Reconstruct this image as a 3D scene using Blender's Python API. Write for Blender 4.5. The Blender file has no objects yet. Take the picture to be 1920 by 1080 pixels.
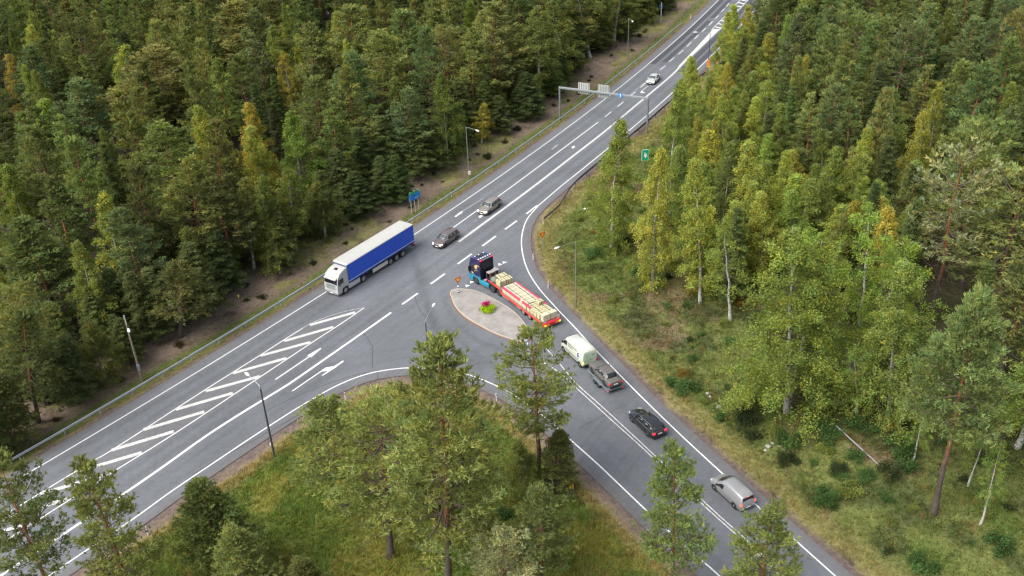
import bpy, bmesh, math, random
import numpy as np
from mathutils import Vector, Matrix, geometry
R = math.radians
sc = bpy.context.scene
# ---------------------------------------------------------------- camera
CAM_F, CAM_PITCH, CAM_ROLL, CAM_H = 1809.506, 30.239, -2.479, 64.415     # focal length in px of a 1920 wide frame, degrees, metres
_th, _ro = R(CAM_PITCH), R(CAM_ROLL)
_fw = np.array([0, math.cos(_th), -math.sin(_th)])
_r0 = np.array([1.0, 0, 0]); _u0 = np.cross(_r0, _fw)
_r = _r0 * math.cos(_ro) + _u0 * math.sin(_ro)
_u = -_r0 * math.sin(_ro) + _u0 * math.cos(_ro)
cam = bpy.data.cameras.new('camera'); cam.sensor_width = 36; cam.lens = CAM_F / 1920 * 36
cam.clip_start = 1; cam.clip_end = 6000
camo = bpy.data.objects.new('camera', cam); sc.collection.objects.link(camo)
camo.matrix_world = Matrix(((_r[0], _u[0], -_fw[0], 0), (_r[1], _u[1], -_fw[1], 0), (_r[2], _u[2], -_fw[2], CAM_H), (0, 0, 0, 1)))
sc.camera = camo
# ---------------------------------------------------------------- light
SUN_EL, SUN_AZ = R(50), R(214)          # azimuth: direction the light comes from, counter-clockwise from +x
w = bpy.data.worlds.new('World'); sc.world = w; w.use_nodes = True
nt = w.node_tree; bg = nt.nodes['Background']
sky = nt.nodes.new('ShaderNodeTexSky'); sky.sky_type = 'NISHITA'; sky.sun_disc = False
sky.sun_elevation = SUN_EL; sky.sun_rotation = R(90) - SUN_AZ; sky.air_density = 1.0; sky.dust_density = 3.0; sky.ozone_density = 1.0
hs = nt.nodes.new('ShaderNodeHueSaturation'); hs.inputs['Saturation'].default_value = 0.45     # thin cloud greys the blue
nt.links.new(sky.outputs[0], hs.inputs['Color']); nt.links.new(hs.outputs[0], bg.inputs[0]); bg.inputs[1].default_value = 0.15
sun = bpy.data.lights.new('sun', 'SUN'); sun.energy = 2.3; sun.angle = R(50); sun.color = (1.0, 0.95, 0.86)
so = bpy.data.objects.new('sun', sun); sc.collection.objects.link(so)
_d = Vector((math.cos(SUN_EL) * math.cos(SUN_AZ), math.cos(SUN_EL) * math.sin(SUN_AZ), math.sin(SUN_EL)))
so.rotation_euler = _d.to_track_quat('Z', 'Y').to_euler(); so.location = (-80, 60, 120)
sc.view_settings.view_transform = 'Standard'; sc.view_settings.look = 'None'
sc.view_settings.exposure = 0.85; sc.view_settings.gamma = 1.0; sc.view_settings.use_curve_mapping = False
sc.cycles.max_bounces = 5; sc.cycles.diffuse_bounces = 4; sc.cycles.glossy_bounces = 2; sc.cycles.transmission_bounces = 3; sc.cycles.transparent_max_bounces = 4
sc.cycles.caustics_reflective = False; sc.cycles.caustics_refractive = False
sc.cycles.use_denoising = True; sc.cycles.denoiser = 'OPENIMAGEDENOISE'; sc.cycles.denoising_input_passes = 'RGB_ALBEDO_NORMAL'; sc.cycles.denoising_prefilter = 'ACCURATE'
sc.cycles.filter_width = 1.3
# ---------------------------------------------------------------- helpers
def proj(p):
    d = np.asarray(p, float) - np.array([0, 0, CAM_H]); z = d @ _fw
    return np.stack([960 + CAM_F * (d @ _r) / z, 540 - CAM_F * (d @ _u) / z], -1)
def depth(p): return float((np.asarray(p, float) - np.array([0, 0, CAM_H])) @ _fw)
def G(px, py, z=0.0):
    """Survey: where the sight line through a photo pixel meets height z."""
    d = _fw + (px - 960) / CAM_F * _r + (540 - py) / CAM_F * _u
    t = (z - CAM_H) / d[2]
    return np.array([d[0] * t, d[1] * t, z])
def Gs(q, z=0.0): return np.array([G(a, b, z)[:2] for a, b in q])

def link(o, parent=None):
    sc.collection.objects.link(o)
    if parent is not None: o.parent = parent
    return o
def tag(o, label=None, cat=None, group=None, kind=None):
    if label: o['label'] = label
    if cat: o['category'] = cat
    if group: o['group'] = group
    if kind: o['kind'] = kind
    return o
def thing(name, label, cat, loc=(0, 0, 0), rz=0.0, group=None):
    o = bpy.data.objects.new(name, None); o.empty_display_size = 0.3
    link(o); o.location = loc; o.rotation_euler = (0, 0, rz)
    return tag(o, label, cat, group)
def dup(root, loc, rz, label=None, group=None, scale=None):
    r = root.copy(); link(r); r.location = loc; r.rotation_euler = (0, 0, rz)
    if scale is not None: r.scale = scale
    if label: r['label'] = label
    if group: r['group'] = group
    for ch in root.children:
        c = ch.copy(); link(c, r)
        for g in ch.children:
            d = g.copy(); link(d, c)
    return r

class MB:
    """Collects boxes, prisms, tubes and lofts; build() links them as one mesh object."""
    def __init__(s): s.v = []; s.f = []; s.m = []; s.M = Matrix.Identity(4)
    def add(s, vs, fs, mat=0):
        b = len(s.v)
        s.v += [tuple(s.M @ Vector(v)) for v in vs]
        for f in fs: s.f.append([b + i for i in f]); s.m.append(mat)
        return s
    def box(s, x0, x1, y0, y1, z0, z1, mat=0):
        v = [(x, y, z) for z in (z0, z1) for y in (y0, y1) for x in (x0, x1)]
        return s.add(v, [(0, 2, 3, 1), (4, 5, 7, 6), (0, 1, 5, 4), (2, 6, 7, 3), (0, 4, 6, 2), (1, 3, 7, 5)], mat)
    def prism(s, prof, y0, y1, mat=0, y0b=None, y1b=None):
        """xz profile (counter-clockwise seen from -y) extruded along y."""
        n = len(prof)
        v = [(x, y0, z) for x, z in prof] + [(x, y1, z) for x, z in prof]
        f = [tuple(range(n)), tuple(range(2 * n - 1, n - 1, -1))] + [(i, i + n, (i + 1) % n + n, (i + 1) % n) for i in range(n)]
        return s.add(v, f, mat)
    def cyl(s, p0, p1, r0, r1=None, n=12, mat=0, caps=True):
        r1 = r0 if r1 is None else r1
        p0, p1 = Vector(p0), Vector(p1); d = (p1 - p0).normalized()
        a = d.orthogonal().normalized(); b = d.cross(a)
        v = []
        for p, r in ((p0, r0), (p1, r1)):
            for i in range(n):
                t = 2 * math.pi * i / n
                v.append(p + (a * math.cos(t) + b * math.sin(t)) * r)
        f = [(i, (i + 1) % n, (i + 1) % n + n, i + n) for i in range(n)]
        if caps: f += [tuple(range(n - 1, -1, -1)), tuple(range(n, 2 * n))]
        return s.add(v, f, mat)
    def tube(s, pts, rad, n=6, mat=0):
        pts = [Vector(p) for p in pts]
        rad = rad if hasattr(rad, '__len__') else [rad] * len(pts)
        v = []; f = []
        for k, p in enumerate(pts):
            d = (pts[min(k + 1, len(pts) - 1)] - pts[max(k - 1, 0)]).normalized()
            a = d.cross(Vector((0.13, 0.29, 0.95)))
            a = a.normalized() if a.length > 1e-3 else d.orthogonal().normalized()
            b = d.cross(a)
            for i in range(n):
                t = 2 * math.pi * i / n
                v.append(p + (a * math.cos(t) + b * math.sin(t)) * rad[k])
        for k in range(len(pts) - 1):
            for i in range(n):
                j = (i + 1) % n
                f.append((k * n + i, k * n + j, (k + 1) * n + j, (k + 1) * n + i))
        f += [tuple(range(n - 1, -1, -1)), tuple(range((len(pts) - 1) * n, len(pts) * n))]
        return s.add(v, f, mat)
    def loft(s, rings, mat=0, caps=True):
        n = len(rings[0]); v = [p for r in rings for p in r]; f = []
        for k in range(len(rings) - 1):
            for i in range(n):
                j = (i + 1) % n
                f.append((k * n + i, k * n + j, (k + 1) * n + j, (k + 1) * n + i))
        if caps: f += [tuple(range(n - 1, -1, -1)), tuple(range((len(rings) - 1) * n, len(rings) * n))]
        return s.add(v, f, mat)
    def quad(s, a, b, c, d, mat=0): return s.add([a, b, c, d], [(0, 1, 2, 3)], mat)
    def build(s, name, mats, parent=None, smooth=30, bevel=0.0, fix=True):
        me = bpy.data.meshes.new(name); me.from_pydata(s.v, [], s.f)
        for m in (mats if isinstance(mats, (list, tuple)) else [mats]): me.materials.append(m)
        me.polygons.foreach_set('material_index', s.m)
        if fix:
            bm = bmesh.new(); bm.from_mesh(me); bmesh.ops.recalc_face_normals(bm, faces=bm.faces); bm.to_mesh(me); bm.free()
        if smooth:
            me.polygons.foreach_set('use_smooth', [True] * len(me.polygons)); me.set_sharp_from_angle(angle=R(smooth))
        me.update()
        o = bpy.data.objects.new(name, me); link(o, parent)
        if bevel:
            b = o.modifiers.new('bevel', 'BEVEL'); b.width = bevel; b.segments = 2; b.limit_method = 'ANGLE'; b.angle_limit = R(35)
        return o

# ---------------------------------------------------------------- materials
def mat(name, col, rough=0.6, metal=0.0, coat=0.0, noise=0.0, nscale=3.0, emit=0.0, spec=0.5, bump=0.0):
    m = bpy.data.materials.new(name); m.use_nodes = True
    nt = m.node_tree; b = nt.nodes['Principled BSDF']
    b.inputs['Base Color'].default_value = (*col, 1); b.inputs['Roughness'].default_value = rough; b.inputs['Metallic'].default_value = metal
    b.inputs['Coat Weight'].default_value = coat; b.inputs['Coat Roughness'].default_value = 0.06
    b.inputs['Specular IOR Level'].default_value = spec
    if emit:
        b.inputs['Emission Color'].default_value = (*col, 1); b.inputs['Emission Strength'].default_value = emit
    if noise or bump:
        tc = nt.nodes.new('ShaderNodeTexCoord')
        n = nt.nodes.new('ShaderNodeTexNoise'); n.inputs['Scale'].default_value = nscale; n.inputs['Detail'].default_value = 6; n.inputs['Roughness'].default_value = 0.65
        nt.links.new(tc.outputs['Object'], n.inputs['Vector'])
        if noise:
            r = nt.nodes.new('ShaderNodeMapRange'); r.inputs['From Min'].default_value = 0.3; r.inputs['From Max'].default_value = 0.7
            r.inputs['To Min'].default_value = 1 - noise; r.inputs['To Max'].default_value = 1 + noise
            nt.links.new(n.outputs['Fac'], r.inputs['Value'])
            mx = nt.nodes.new('ShaderNodeVectorMath'); mx.operation = 'SCALE'; mx.inputs[0].default_value = col
            nt.links.new(r.outputs[0], mx.inputs['Scale']); nt.links.new(mx.outputs[0], b.inputs['Base Color'])
        if bump:
            bp = nt.nodes.new('ShaderNodeBump'); bp.inputs['Strength'].default_value = bump; bp.inputs['Distance'].default_value = 0.05
            nt.links.new(n.outputs['Fac'], bp.inputs['Height']); nt.links.new(bp.outputs[0], b.inputs['Normal'])
    return m
M = {}
M['black_plastic'] = mat('black_plastic', (.02, .02, .022), .5)
M['tyre'] = mat('tyre', (.022, .022, .023), .85, noise=.25, nscale=8)
M['rim'] = mat('rim', (.45, .45, .47), .35, .7)
M['dark_rim'] = mat('dark_rim', (.09, .09, .1), .4, .6)
M['glass'] = mat('car_glass', (.012, .015, .018), .06, 0, .6)
M['glass_sky'] = mat('windscreen_glass', (.05, .07, .075), .05, 0, 1.0)
M['headlight'] = mat('headlight_lit', (1.0, .98, .92), .3, emit=1.3)
M['lens'] = mat('headlight_lens', (.55, .57, .58), .15, .2, .5)
M['red_lens'] = mat('red_lens', (.55, .012, .02), .25, emit=.25)
M['brake_lit'] = mat('brake_light_lit', (1.0, .10, .04), .3, emit=.9)
M['red_lit'] = mat('tail_light_lit', (.95, .02, .05), .3, emit=.7)
M['amber_lit'] = mat('amber_light_lit', (1.0, .55, .05), .3, emit=.9)
M['plate'] = mat('number_plate', (.75, .76, .74), .4)
M['steel'] = mat('galvanised_steel', (.36, .38, .40), .45, .55, noise=.12, nscale=4)
M['grey_steel'] = mat('grey_paint', (.25, .27, .29), .5, .3, noise=.1)
M['white_paint'] = mat('white_paint', (.62, .62, .60), .4, coat=.2, noise=.04)
M['concrete'] = mat('concrete', (.36, .345, .33), .9, noise=.10, nscale=6)
# ---------------------------------------------------------------- road alignment (surveyed from the edge lines, metres)
def smooth_line(p, step=1.0):
    p = np.asarray(p, float); out = []
    q = np.vstack([2 * p[0] - p[1], p, 2 * p[-1] - p[-2]])
    for i in range(1, len(q) - 2):
        a, b, c, d = q[i - 1:i + 3]; n = max(1, int(np.linalg.norm(c - b) / step))
        for k in range(n):
            t = k / n
            out.append(.5 * (2 * b + (c - a) * t + (2 * a - 5 * b + 4 * c - d) * t * t + (3 * b - a - 3 * c + d) * t ** 3))
    out.append(p[-1]); return np.array(out)
def offset(p, d):
    """Polyline moved d metres to its left."""
    t = np.gradient(p, axis=0); t /= np.linalg.norm(t, axis=1)[:, None]
    return p + d * np.stack([-t[:, 1], t[:, 0]], 1)
def line_fit(p, deg=3):
    s = np.concatenate([[0], np.cumsum(np.linalg.norm(np.diff(p, axis=0), axis=1))])
    return np.stack([np.polyval(np.polyfit(s, p[:, k], deg), s) for k in (0, 1)], 1)
L1p = np.array([(-51.5, 75.4), (-49.3, 78.4), (-46.1, 82.6), (-42.9, 86.8), (-39.2, 91.9), (-36.1, 96.3), (-31.1, 103.2), (-25.1, 111.2), (-14.1, 127.4), (-4.5, 141.7), (2.1, 152.8), (10.6, 166.3), (19.8, 182.6), (30.2, 201.8), (41.6, 224.0), (50.3, 241.0), (57.2, 255.0)])
L1p = line_fit(L1p, 3)
L1 = smooth_line(np.vstack([[(-80.0, 38.3), (-66.2, 56.2)], L1p, [(66, 274), (77, 301), (88, 335), (98, 375)]]), 1.0)      # left edge line of the main road
R1p = np.array([(-41.2, 64.7), (-37.4, 69.5), (-34.7, 73.3), (-31.5, 77.4), (-27.1, 82.9), (-23.2, 87.4), (-20.1, 90.4), (-17.1, 92.2), (-14.3, 92.9), (-12.2, 93.0), (-9.3, 92.6), (-6.5, 91.6), (-4.5, 90.5), (-2.8, 89.2), (-.7, 87.3), (1.2, 85.0), (3.0, 82.5), (4.5, 80.1), (6.1, 77.5), (8.0, 74.4), (10.1, 70.7), (12.1, 67.2), (15.1, 62.2), (16.9, 59.4)])
R1 = smooth_line(np.vstack([[(-65, 34.2), (-53, 49.5)], R1p, [(22.0, 50.5), (29.5, 38)]]), .7)        # edge line round the near corner
EDp = np.array([(4.7, 135.6), (2.7, 130.8), (1.75, 125.3), (1.7, 120.1), (2.3, 114.9), (3.6, 110.0), (5.4, 105.3), (7.4, 100.5), (9.2, 96.0), (11.45, 90.7), (13.95, 85.0), (17.0, 78.4), (19.9, 72.5), (22.6, 67.0), (25.2, 61.9), (26.8, 58.8)])
_i0 = np.argmin(np.linalg.norm(L1 - np.array([-1.5, 146.5]), axis=1))
EU = offset(L1, -10.95)[_i0:]
ED = smooth_line(np.vstack([EDp, [(31.3, 50), (37.5, 38)]]), .7)
EL = np.vstack([EU[::-1][:-2], ED])          # far right edge line, from the top down and round into the side road
def arclen(p): return np.concatenate([[0], np.cumsum(np.linalg.norm(np.diff(p, axis=0), axis=1))])
def off_line(P, line):
    """signed lateral distance (+ left) and arc length of points to a polyline"""
    a, b = line[:-1], line[1:]; d = b - a; L = np.linalg.norm(d, axis=1); s0 = arclen(line)[:-1]
    best = np.full(len(P), 1e9); sg = np.zeros(len(P)); sl = np.zeros(len(P))
    for i in range(len(a)):
        r = P - a[i]; t = np.clip((r @ d[i]) / L[i] ** 2, 0, 1); c = r - t[:, None] * d[i]
        q = np.linalg.norm(c, axis=1); m = q < best
        best[m] = q[m]; sg[m] = np.sign(d[i][0] * r[m, 1] - d[i][1] * r[m, 0]) * q[m]; sl[m] = s0[i] + t[m] * L[i]
    return sg, sl
LB = offset(L1, 1.65)
RB = offset(R1, -1.55); RB[:] = RB
SB = offset(EL, 1.35)
road_poly = np.vstack([LB, SB, R1[::-1] - 0 * R1[::-1]])
road_poly = np.vstack([LB, SB, RB[::-1]])
def inside(P, poly):
    x, y = P[:, 0], P[:, 1]; r = np.zeros(len(P), bool)
    x0, y0 = poly[:, 0], poly[:, 1]; x1, y1 = np.roll(x0, -1), np.roll(y0, -1)
    for i in range(len(poly)):
        if y0[i] == y1[i]: continue
        c = (y0[i] > y) != (y1[i] > y)
        r ^= c & (x < (x1[i] - x0[i]) * (y - y0[i]) / (y1[i] - y0[i]) + x0[i])
    return r
def road_dist(P):
    """distance to the paved edge, negative on the road"""
    P = np.asarray(P, float); poly = np.vstack([road_poly, road_poly[:1]])[::1]
    best = np.full(len(P), 1e9); a = poly[:-1]; d = poly[1:] - a; L2 = (d ** 2).sum(1)
    for i in range(len(a)):
        if L2[i] < 1e-9: continue
        r = P - a[i]; t = np.clip((r @ d[i]) / L2[i], 0, 1)
        best = np.minimum(best, ((r - t[:, None] * d[i]) ** 2).sum(1))
    best = np.sqrt(best); ins = inside(P, road_poly)
    return np.where(ins, -best, best)
# smooth value noise for numpy use
_rs = np.random.RandomState(7); _nt = _rs.rand(256, 256)
def vnoise(P, scale):
    q = np.asarray(P) / scale; i = np.floor(q).astype(int); f = q - i; f = f * f * (3 - 2 * f)
    g = lambda dx, dy: _nt[(i[:, 0] + dx) % 256, (i[:, 1] + dy) % 256]
    return (g(0, 0) * (1 - f[:, 0]) + g(1, 0) * f[:, 0]) * (1 - f[:, 1]) + (g(0, 1) * (1 - f[:, 0]) + g(1, 1) * f[:, 0]) * f[:, 1]
def zone_of(P):
    """0 the forest side of the main road, 1 the wedge in front of the junction, 2 the birch side"""
    s, _ = off_line(P, L1); rr, _ = off_line(P, R1)
    return np.where(s > 0, 0, np.where(rr < 0, 1, 2))
def sstep(a, b, x): t = np.clip((x - a) / (b - a), 0, 1); return t * t * (3 - 2 * t)
def terrain(P, d=None, zn=None):
    P = np.asarray(P, float); d = road_dist(P) if d is None else d; zn = zone_of(P) if zn is None else zn
    und = (vnoise(P, 17) - .5) * 1.0 + (vnoise(P, 5.3) - .5) * .35 + (vnoise(P, 1.7) - .5) * .12
    dip = -.35 * sstep(1.0, 4.0, d) * (1 - sstep(6, 11, d))
    z = -.06 - .05 * sstep(.1, 1.2, d) + dip + und * sstep(3, 16, d) + np.where(zn == 1, .0, .25) * sstep(8, 20, d)
    return np.where(d < .12, -.07, z)
def hz(x, y): return float(grid_at(np.array([[x, y]]), Z)[0])
def on_ground(px, py):
    z = 0.0
    for _ in range(5):
        p = G(px, py, z); z = hz(p[0], p[1])
    return Vector((p[0], p[1], z))
# ---------------------------------------------------------------- ground sheet
xs = np.concatenate([[-2500, -1500, -900, -600, -420, -320], np.arange(-260, -66, 3.0), np.arange(-66, 62, .55), np.arange(62, 250, 3.0), [260, 330, 450, 650, 1000, 1700, 2600]])
ys = np.concatenate([[-2500, -1200, -500, -200, -80, -20, 15], np.arange(34, 46, 2.0), np.arange(46, 190, .55), np.arange(190, 260, 1.1), np.arange(260, 420, 4.0), [430, 480, 560, 700, 1000, 1600, 2600]])
X, Y = np.meshgrid(xs, ys); GP = np.stack([X.ravel(), Y.ravel()], 1)
near = (np.abs(GP[:, 0]) < 300) & (GP[:, 1] > -30) & (GP[:, 1] < 440)
gd = np.full(len(GP), 60.0); gd[near] = road_dist(GP[near])
gz = zone_of(np.clip(GP, -500, 500))
Z = np.where(near, terrain(GP, gd, gz), 0.0)
def ground_colour(P, d, zn):
    n1, n2, n3 = vnoise(P, 9), vnoise(P + 31, 3.1), vnoise(P + 77, 1.1)
    dd = d + (n2 - .5) * .9 + (n3 - .5) * .5
    C = lambda *c: np.array(c)
    mixc = lambda a, b, t: a * (1 - t[:, None]) + b * t[:, None]
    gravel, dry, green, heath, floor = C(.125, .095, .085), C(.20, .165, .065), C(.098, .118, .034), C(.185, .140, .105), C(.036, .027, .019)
    olive, straw, rust, lush = C(.128, .145, .044), C(.22, .19, .085), C(.115, .080, .038), C(.098, .132, .030)
    one = np.ones(len(P))
    # forest side
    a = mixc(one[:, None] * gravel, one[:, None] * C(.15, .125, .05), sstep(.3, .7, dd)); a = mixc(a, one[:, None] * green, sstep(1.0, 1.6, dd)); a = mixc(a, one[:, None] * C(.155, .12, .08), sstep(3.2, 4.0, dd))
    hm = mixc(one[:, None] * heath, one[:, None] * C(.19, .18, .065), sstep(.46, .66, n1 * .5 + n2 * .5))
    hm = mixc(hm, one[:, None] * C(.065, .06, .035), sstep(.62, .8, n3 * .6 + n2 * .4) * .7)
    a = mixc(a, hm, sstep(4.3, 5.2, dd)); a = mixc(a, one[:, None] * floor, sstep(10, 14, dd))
    # wedge
    b = mixc(one[:, None] * gravel, one[:, None] * heath * .9, sstep(.3, .9, dd)); b = mixc(b, one[:, None] * dry, sstep(1.0, 1.7, dd))
    gm = mixc(one[:, None] * lush, one[:, None] * C(.165, .165, .040), sstep(.38, .62, n2 * .6 + n1 * .4)); gm = mixc(gm, one[:, None] * C(.10, .075, .03), sstep(.62, .8, n3 * .5 + n1 * .5) * .7)
    b = mixc(b, gm, sstep(1.9, 3.2, dd))
    # birch side
    c = mixc(one[:, None] * gravel, one[:, None] * straw, sstep(.5, 1.0, dd)); c = mixc(c, one[:, None] * C(.205, .19, .07), sstep(.9, 1.8, dd + (n1 - .5) * 1.2))
    om = mixc(one[:, None] * olive, one[:, None] * C(.17, .135, .075), sstep(.54, .76, n2 * .45 + n1 * .55)); om = mixc(om, one[:, None] * rust, sstep(.6, .8, n3 * .5 + n2 * .5) * .6); om = mixc(om, one[:, None] * lush, sstep(.52, .68, vnoise(P + 11, 4.2)) * .85); om = mixc(om, one[:, None] * C(.060, .072, .026), sstep(.62, .74, vnoise(P + 53, 3.3)) * .75)
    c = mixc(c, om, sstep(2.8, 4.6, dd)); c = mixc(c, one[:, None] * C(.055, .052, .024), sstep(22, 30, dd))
    return np.where((zn == 0)[:, None], a, np.where((zn == 1)[:, None], b, c))
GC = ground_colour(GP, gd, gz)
def grid_at(P, F):
    """bilinear look-up of a value kept on the ground sheet's grid"""
    F = F.reshape(len(ys), len(xs)); i = np.clip(np.searchsorted(xs, P[:, 0]) - 1, 0, len(xs) - 2); j = np.clip(np.searchsorted(ys, P[:, 1]) - 1, 0, len(ys) - 2)
    u = (P[:, 0] - xs[i]) / (xs[i + 1] - xs[i]); v = (P[:, 1] - ys[j]) / (ys[j + 1] - ys[j])
    return (F[j, i] * (1 - u) + F[j, i + 1] * u) * (1 - v) + (F[j + 1, i] * (1 - u) + F[j + 1, i + 1] * u) * v
def np_mesh(name, V, F, mats, cols=None, parent=None, smooth=False, uv=None):
    """mesh from arrays: V (n,3), F (m,k); cols per vertex"""
    me = bpy.data.meshes.new(name); m, k = F.shape
    me.vertices.add(len(V)); me.vertices.foreach_set('co', np.ascontiguousarray(V, np.float32).ravel())
    me.loops.add(m * k); me.loops.foreach_set('vertex_index', np.ascontiguousarray(F, np.int32).ravel())
    me.polygons.add(m); me.polygons.foreach_set('loop_start', np.arange(0, m * k, k, dtype=np.int32)); me.polygons.foreach_set('loop_total', np.full(m, k, np.int32))
    if smooth: me.polygons.foreach_set('use_smooth', np.ones(m, bool))
    me.update(calc_edges=True)
    for q in (mats if isinstance(mats, (list, tuple)) else [mats]): me.materials.append(q)
    if cols is not None:
        a = me.color_attributes.new('Col', 'FLOAT_COLOR', 'POINT')
        a.data.foreach_set('color', np.concatenate([cols, np.ones((len(cols), 1))], 1).astype(np.float32).ravel())
    me.validate()
    o = bpy.data.objects.new(name, me); link(o, parent); return o
def attr_material(name, scales, amps, bump=.4, bscale=6, rough=.95, spec=.2, streak=None):
    """vertex colour times layered noise, with a bump"""
    m = bpy.data.materials.new(name); m.use_nodes = True; nt = m.node_tree; b = nt.nodes['Principled BSDF']
    b.inputs['Roughness'].default_value = rough; b.inputs['Specular IOR Level'].default_value = spec
    at = nt.nodes.new('ShaderNodeAttribute'); at.attribute_name = 'Col'
    tc = nt.nodes.new('ShaderNodeTexCoord'); col = at.outputs['Color']
    def times(col, fac):
        v = nt.nodes.new('ShaderNodeVectorMath'); v.operation = 'SCALE'; nt.links.new(col, v.inputs[0]); nt.links.new(fac, v.inputs['Scale']); return v.outputs[0]
    def rng(src, a, b_, lo=.28, hi=.72):
        r = nt.nodes.new('ShaderNodeMapRange'); r.inputs['From Min'].default_value = lo; r.inputs['From Max'].default_value = hi
        r.inputs['To Min'].default_value = a; r.inputs['To Max'].default_value = b_; nt.links.new(src, r.inputs['Value']); return r.outputs[0]
    for s, a in zip(scales, amps):
        n = nt.nodes.new('ShaderNodeTexNoise'); n.inputs['Scale'].default_value = s; n.inputs['Detail'].default_value = 5; n.inputs['Roughness'].default_value = .7
        nt.links.new(tc.outputs['Object'], n.inputs['Vector']); col = times(col, rng(n.outputs['Fac'], 1 - a, 1 + a))
    if streak:
        mp = nt.nodes.new('ShaderNodeMapping'); mp.vector_type = 'TEXTURE'; mp.inputs['Rotation'].default_value = (0, 0, R(streak[0])); mp.inputs['Scale'].default_value = (streak[1], streak[2], 1)
        n = nt.nodes.new('ShaderNodeTexNoise'); n.inputs['Scale'].default_value = 1; n.inputs['Detail'].default_value = 4
        nt.links.new(tc.outputs['Object'], mp.inputs['Vector']); nt.links.new(mp.outputs[0], n.inputs['Vector']); col = times(col, rng(n.outputs['Fac'], 1 - streak[3], 1 + streak[3]))
    nt.links.new(col, b.inputs['Base Color'])
    n = nt.nodes.new('ShaderNodeTexNoise'); n.inputs['Scale'].default_value = bscale; n.inputs['Detail'].default_value = 6
    nt.links.new(tc.outputs['Object'], n.inputs['Vector'])
    bp = nt.nodes.new('ShaderNodeBump'); bp.inputs['Strength'].default_value = bump; bp.inputs['Distance'].default_value = .15
    nt.links.new(n.outputs['Fac'], bp.inputs['Height']); nt.links.new(bp.outputs[0], b.inputs['Normal'])
    return m
M['ground'] = attr_material('soil_and_grass', (.35, 2.2, 9), (.18, .35, .35), .6, 5)
nx, ny = len(xs), len(ys); ii = (np.arange(ny - 1)[:, None] * nx + np.arange(nx - 1)[None]).ravel()
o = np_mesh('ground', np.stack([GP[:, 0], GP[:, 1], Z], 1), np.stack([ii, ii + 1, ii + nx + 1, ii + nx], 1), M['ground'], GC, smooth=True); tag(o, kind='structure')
# ---------------------------------------------------------------- asphalt
bx0, bx1, by0, by1 = road_poly[:, 0].min(), road_poly[:, 0].max(), road_poly[:, 1].min(), road_poly[:, 1].max()
gx, gy = np.meshgrid(np.arange(bx0, bx1, .6), np.arange(by0, min(by1, 300), .6)); RP = np.stack([gx.ravel(), gy.ravel()], 1)
RP = RP + (np.random.RandomState(3).rand(*RP.shape) - .5) * .12
RP = RP[inside(RP, road_poly)]
RP = RP[road_dist(RP) < -.35]
poly = [road_poly[0]]
for p in road_poly[1:]:
    if np.linalg.norm(p - poly[-1]) > .3: poly.append(p)
poly = np.array(poly); allp = np.vstack([poly, RP]); nb = len(poly)
cv, ce, cf, _, _, _ = geometry.delaunay_2d_cdt([Vector(p) for p in allp], [], [list(range(nb))], 1, 1e-4)
RV = np.array([(v.x, v.y) for v in cv]); RF = np.array([list(f) for f in cf if len(f) == 3])
# tyre wear: two darker tracks in every lane, polished paler strips between them
s1, a1 = off_line(RV, L1); dE, aE = off_line(RV, EL); dR, aR = off_line(RV, R1)
lat = -s1; gau = lambda x, c, w: np.exp(-((x - c) / w) ** 2)
upper = sstep(118, 130, RV[:, 1]); side = ((RV[:, 1] < 104) & (RV[:, 0] > -6)).astype(float) * (lat > 15)
tracks = np.zeros(len(RV))
for c in (1.0, 2.75): tracks += gau(lat, c, .42)
for c in (8.2, 9.95): tracks += gau(lat, c, .42)
tracks += (gau(lat, 12.1, .5) + gau(lat, 13.8, .5)) * (1 - upper) * (RV[:, 1] < 95) * .6
tracks += (gau(lat, 4.7, .4) + gau(lat, 6.2, .4)) * upper * .5
tE = gau(-dE, -.9, .4) * 0 + gau(dE, -1.05, .45) + gau(dE, -2.75, .45); tracks = np.where(side > 0, tE * .4 + (gau(dR, 1.1, .45) + gau(dR, 2.7, .45)) * .35, tracks)
tracks += (1 - side) * (gau(np.where(dR > 0, dR, 9), 2.2, .5) + gau(np.where(dR > 0, dR, 9), 4.0, .5)) * .35 * (RV[:, 1] > 88) * (RV[:, 1] < 101)
def near_poly(P, line, wd): s, _ = off_line(P, line); return np.exp(-(s / wd) ** 2)
for q, wd, k in (([(758, 585), (785, 560), (783, 520), (775, 480)], .5, .30), ([(800, 640), (812, 600), (795, 560), (780, 500)], .35, .22), ([(905, 690), (850, 655), (815, 610), (800, 560), (792, 505)], .5, .35), ([(935, 690), (880, 655), (840, 615)], .45, .3), ([(960, 660), (900, 640), (855, 605), (836, 570), (832, 545)], .4, .3), ([(700, 560), (770, 500), (850, 460)], .5, .15)):
    tracks += near_poly(RV, smooth_line(Gs(q), 1.0), wd) * k * 2.8
patch = near_poly(RV, smooth_line(Gs([(1085, 803), (1160, 765), (1235, 728)]), 1.), .10) * .5
base = np.array([.132, .141, .155])
shade = 1 - .22 * np.clip(tracks, 0, 1.6) - .35 * patch + .09 * (vnoise(RV, 14) - .5) * 2 + .07 * (vnoise(RV, 4) - .5) * 2
seam = (RV @ np.array([0.45, 1.0])); q0 = G(1120, 785)[:2] @ np.array([0.45, 1.0])
shade *= np.where((side > 0) & (seam < q0), .95, 1.0)
shade *= np.where((RV[:, 1] > 205), .97, 1)
RCc = base[None] * shade[:, None]
edge = np.clip(-road_dist(RV), 0, 3); dust = (1 - sstep(.1, 1.3, edge))[:, None] * .55
RCc = RCc * (1 - dust) + np.array([.125, .108, .104]) * dust
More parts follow.
